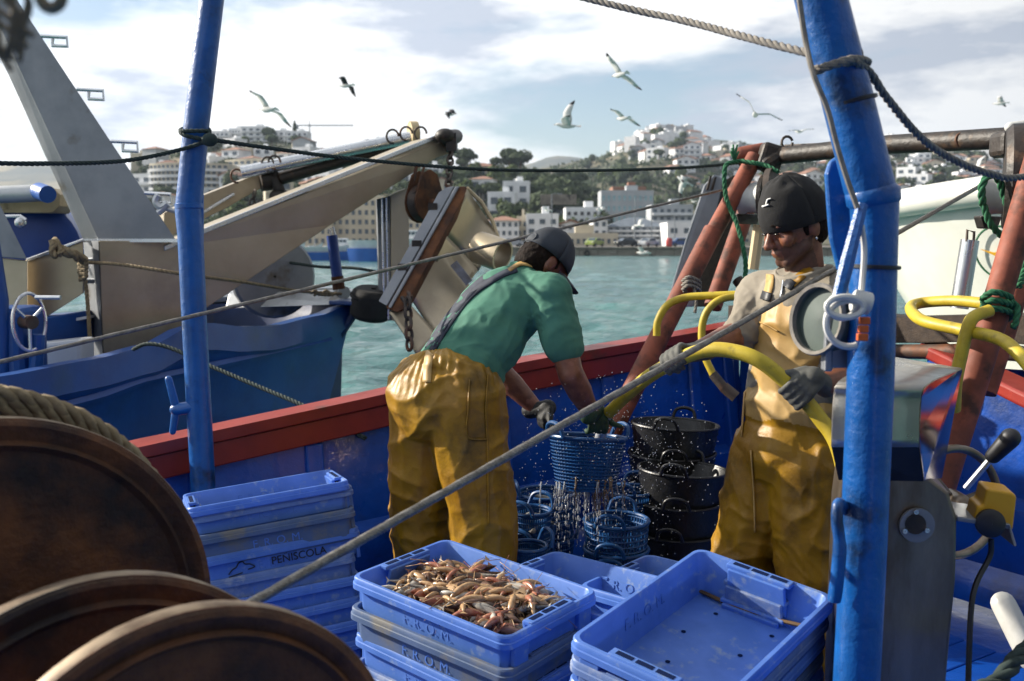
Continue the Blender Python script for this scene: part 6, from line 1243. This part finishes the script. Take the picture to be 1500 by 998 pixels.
for k in range(34):
    u = rnd.gauss(852, 24); Y = 3.68+rnd.uniform(-.12, .1); v = 708+rnd.uniform(-4, 8); n = rnd.randint(8, 22)
    for j in range(n//2):
        v += rnd.uniform(1, 7); u += rnd.uniform(-1.5, 1.5); l_ = rnd.uniform(4, 13); r_ = rnd.uniform(.0014, .0036); mb.tube([P(u, v, Y), P(u+rnd.uniform(-.6, .6), v+l_*.4, Y), P(u+rnd.uniform(-1, 1), v+l_, Y)], [r_*.3, r_, r_*.25], 6); v += l_
        if rnd.random() < .5: drop(P(u+rnd.uniform(-4, 4), v, Y), rnd.uniform(.001, .003))
    mb.tube([P(u, 706, Y), P(u+rnd.uniform(-3, 3), 718, Y), P(u+rnd.uniform(-5, 5), 706+rnd.uniform(18, 42), Y)], [.004, .003, .001], 5)
for k in range(26):
    u = rnd.gauss(880, 14); Y = 3.62+rnd.uniform(-.08, .08); q = [P(u, 700+rnd.uniform(-3, 5), Y)]; n = rnd.randint(5, 9); v = 705
    for j in range(n): v += rnd.uniform(3, 8); u += rnd.uniform(-1.8, 1.8); q.append(P(u, v, Y))
    mb.mi = 1; mb.tube(cr(q, 3), [max(.0006, .0042*(1-i/(n*3+1))+rnd.uniform(-.001, .001)) for i in range(n*3+1)], 5); mb.mi = 0
o = mb.build('water_spray', ['water_drop', 'slurry'], smooth='all', fix=False); o['kind'] = 'stuff'; o['label'] = 'water drops splashing from the dripping basket'
mb = MB(); mb.tube(cr([P(893, 604, 3.62), P(887, 616, 3.64), P(882, 632, 3.66), P(876, 650, 3.68)], 5), [.019, .018, .017, .016, .016, .017, .017, .018, .017, .018, .02, .021, .02, .018, .012, .006], 12); mb.v = [(x+noise.noise(Vector((x, y, z))*60)*.004, y, z+noise.noise(Vector((z, x, y))*50)*.004) for x, y, z in mb.v]; o = mb.build('water_jet', 'water_drop', smooth='all', fix=False); o['kind'] = 'stuff'; o['label'] = 'jet of water leaving the yellow hose'
# ---- gulls
mat('gull_white', '#e6e6e4', '#d8d8d6', rough=.8, scale=20, transl=.4); mat('gull_grey', '#7d8288', '#8d9298', rough=.8, scale=20, transl=.15); mat('gull_dark', '#26262a', '#35353a', rough=.8, scale=20); mat('gull_beak', '#b58a2a', rough=.5)
def gull(u, v, Y, span, roll, yaw, inn, outn, label, group=None, pitch=0, dark=False):
    t = thing('gull', label, 'bird', tuple(P(u, v, Y)), group); t.rotation_euler = (pitch, roll, yaw); s = span/F*Y/1.3; t.scale = (s,)*3; wm = 'gull_grey' if not dark else 'gull_dark'
    mb = MB(); mb.tube([(0, q, z) for q, z in ((-.24, .02), (-.18, .015), (-.05, 0), (.1, 0), (.18, .015), (.24, .03), (.29, .03), (.315, .025))], [.012, .035, .062, .068, .052, .04, .034, .012], 10); mb.build('body', 'gull_white', t, smooth='all')
    mb = MB(); mb.tube([(0, .31, .025), (0, .345, .018), (0, .365, .008)], [.012, .009, .003], 6); mb.build('beak', 'gull_beak', t)
    mb = MB(); mb.add([(-.03, -.2, .02), (.03, -.2, .02), (.075, -.36, .02), (0, -.38, .024), (-.075, -.36, .02)], [(0, 1, 2, 3, 4)]); mb.build('tail', 'gull_white', t, solid=.004)
    for sgn in (-1, 1):
        ang = (inn, outn); x = .04; z = .03; rows = []; yo_ = 0
        prof = [(0, .12, -.1), (.1, .13, -.11), (.2, .14, -.1), (.3, .15, -.07), (.42, .10, -.09), (.54, .03, -.11), (.62, -.05, -.13), (.66, -.11, -.13)]; px = 0; xs = x; zs = z
        for q, f, b in prof:
            a = ang[0] if q <= .3 else ang[1]; dq = q-px; px = q; xs += math.cos(a)*dq; zs += math.sin(a)*dq
            rows.append([(sgn*xs, f, zs), (sgn*xs, f*.5+b*.5+.0, zs+.014), (sgn*xs, b, zs)])
        mb = MB(); mb.grid(rows[:6]); w_ = mb.build('wing', 'gull_white' if not dark else wm, t, smooth='all', solid=.008); mb = MB(); mb.grid(rows[5:]); mb.build('wing_tip', 'gull_dark', w_, smooth='all', solid=.006)
    return t
G = 'gulls flying over the harbour'
gull(392, 161, 26, 84, .55, .9, .35, -.35, 'gull gliding with long dark tipped wings left of the far crane', None, .1)
gull(507, 126, 34, 52, .5, 1.1, .5, -.9, 'small dark winged gull banking high over the boom', None, 0, True); gull(660, 168, 34, 40, -.3, 1.3, .5, -.9, 'small dark winged gull just above the boom tip', None, 0, True)
gull(831, 185, 18, 70, -.55, 1.35, 1.0, .75, 'white gull with one wing raised straight up', None, .1); gull(908, 110, 26, 74, .65, .5, .3, -.1, 'gull soaring highest with wings in one slanting line'); gull(913, 174, 28, 58, .35, .6, .3, -.3, 'gull gliding above the hilltop village')
gull(1106, 168, 24, 76, .55, -.3, .55, .0, 'gull with wings in a wide V near the beanie'); gull(1172, 193, 40, 42, -.1, .4, .2, -.1, 'tiny gull low on the skyline beside the thick post'); gull(1466, 152, 30, 40, .3, .9, .9, -.7, 'gull diving near the right edge above the crossbar'); gull(1002, 266, 16, 52, .5, 1.5, -.2, -1.1, 'white gull hanging with wings folded down beside the trawl door', None, .6)
gull(1432, 246, 14, 46, -.5, .3, .7, .2, 'brownish gull partly behind the slack rope', None, 0, False); gull(546, 206, 40, 34, -.2, .5, .3, -.2, 'dark gull skimming over the silver pipe', None, 0, True)
for u, v, sp_, rl in ((802, 309, 26, .3), (880, 308, 26, -.2), (936, 331, 36, -.6), (942, 371, 44, .3), (1016, 296, 20, .2)): gull(u, v, 60, sp_, rl, rnd.uniform(.3, 1.3), .5, -.3, 'distant white gull flying low in front of the quay houses', G)
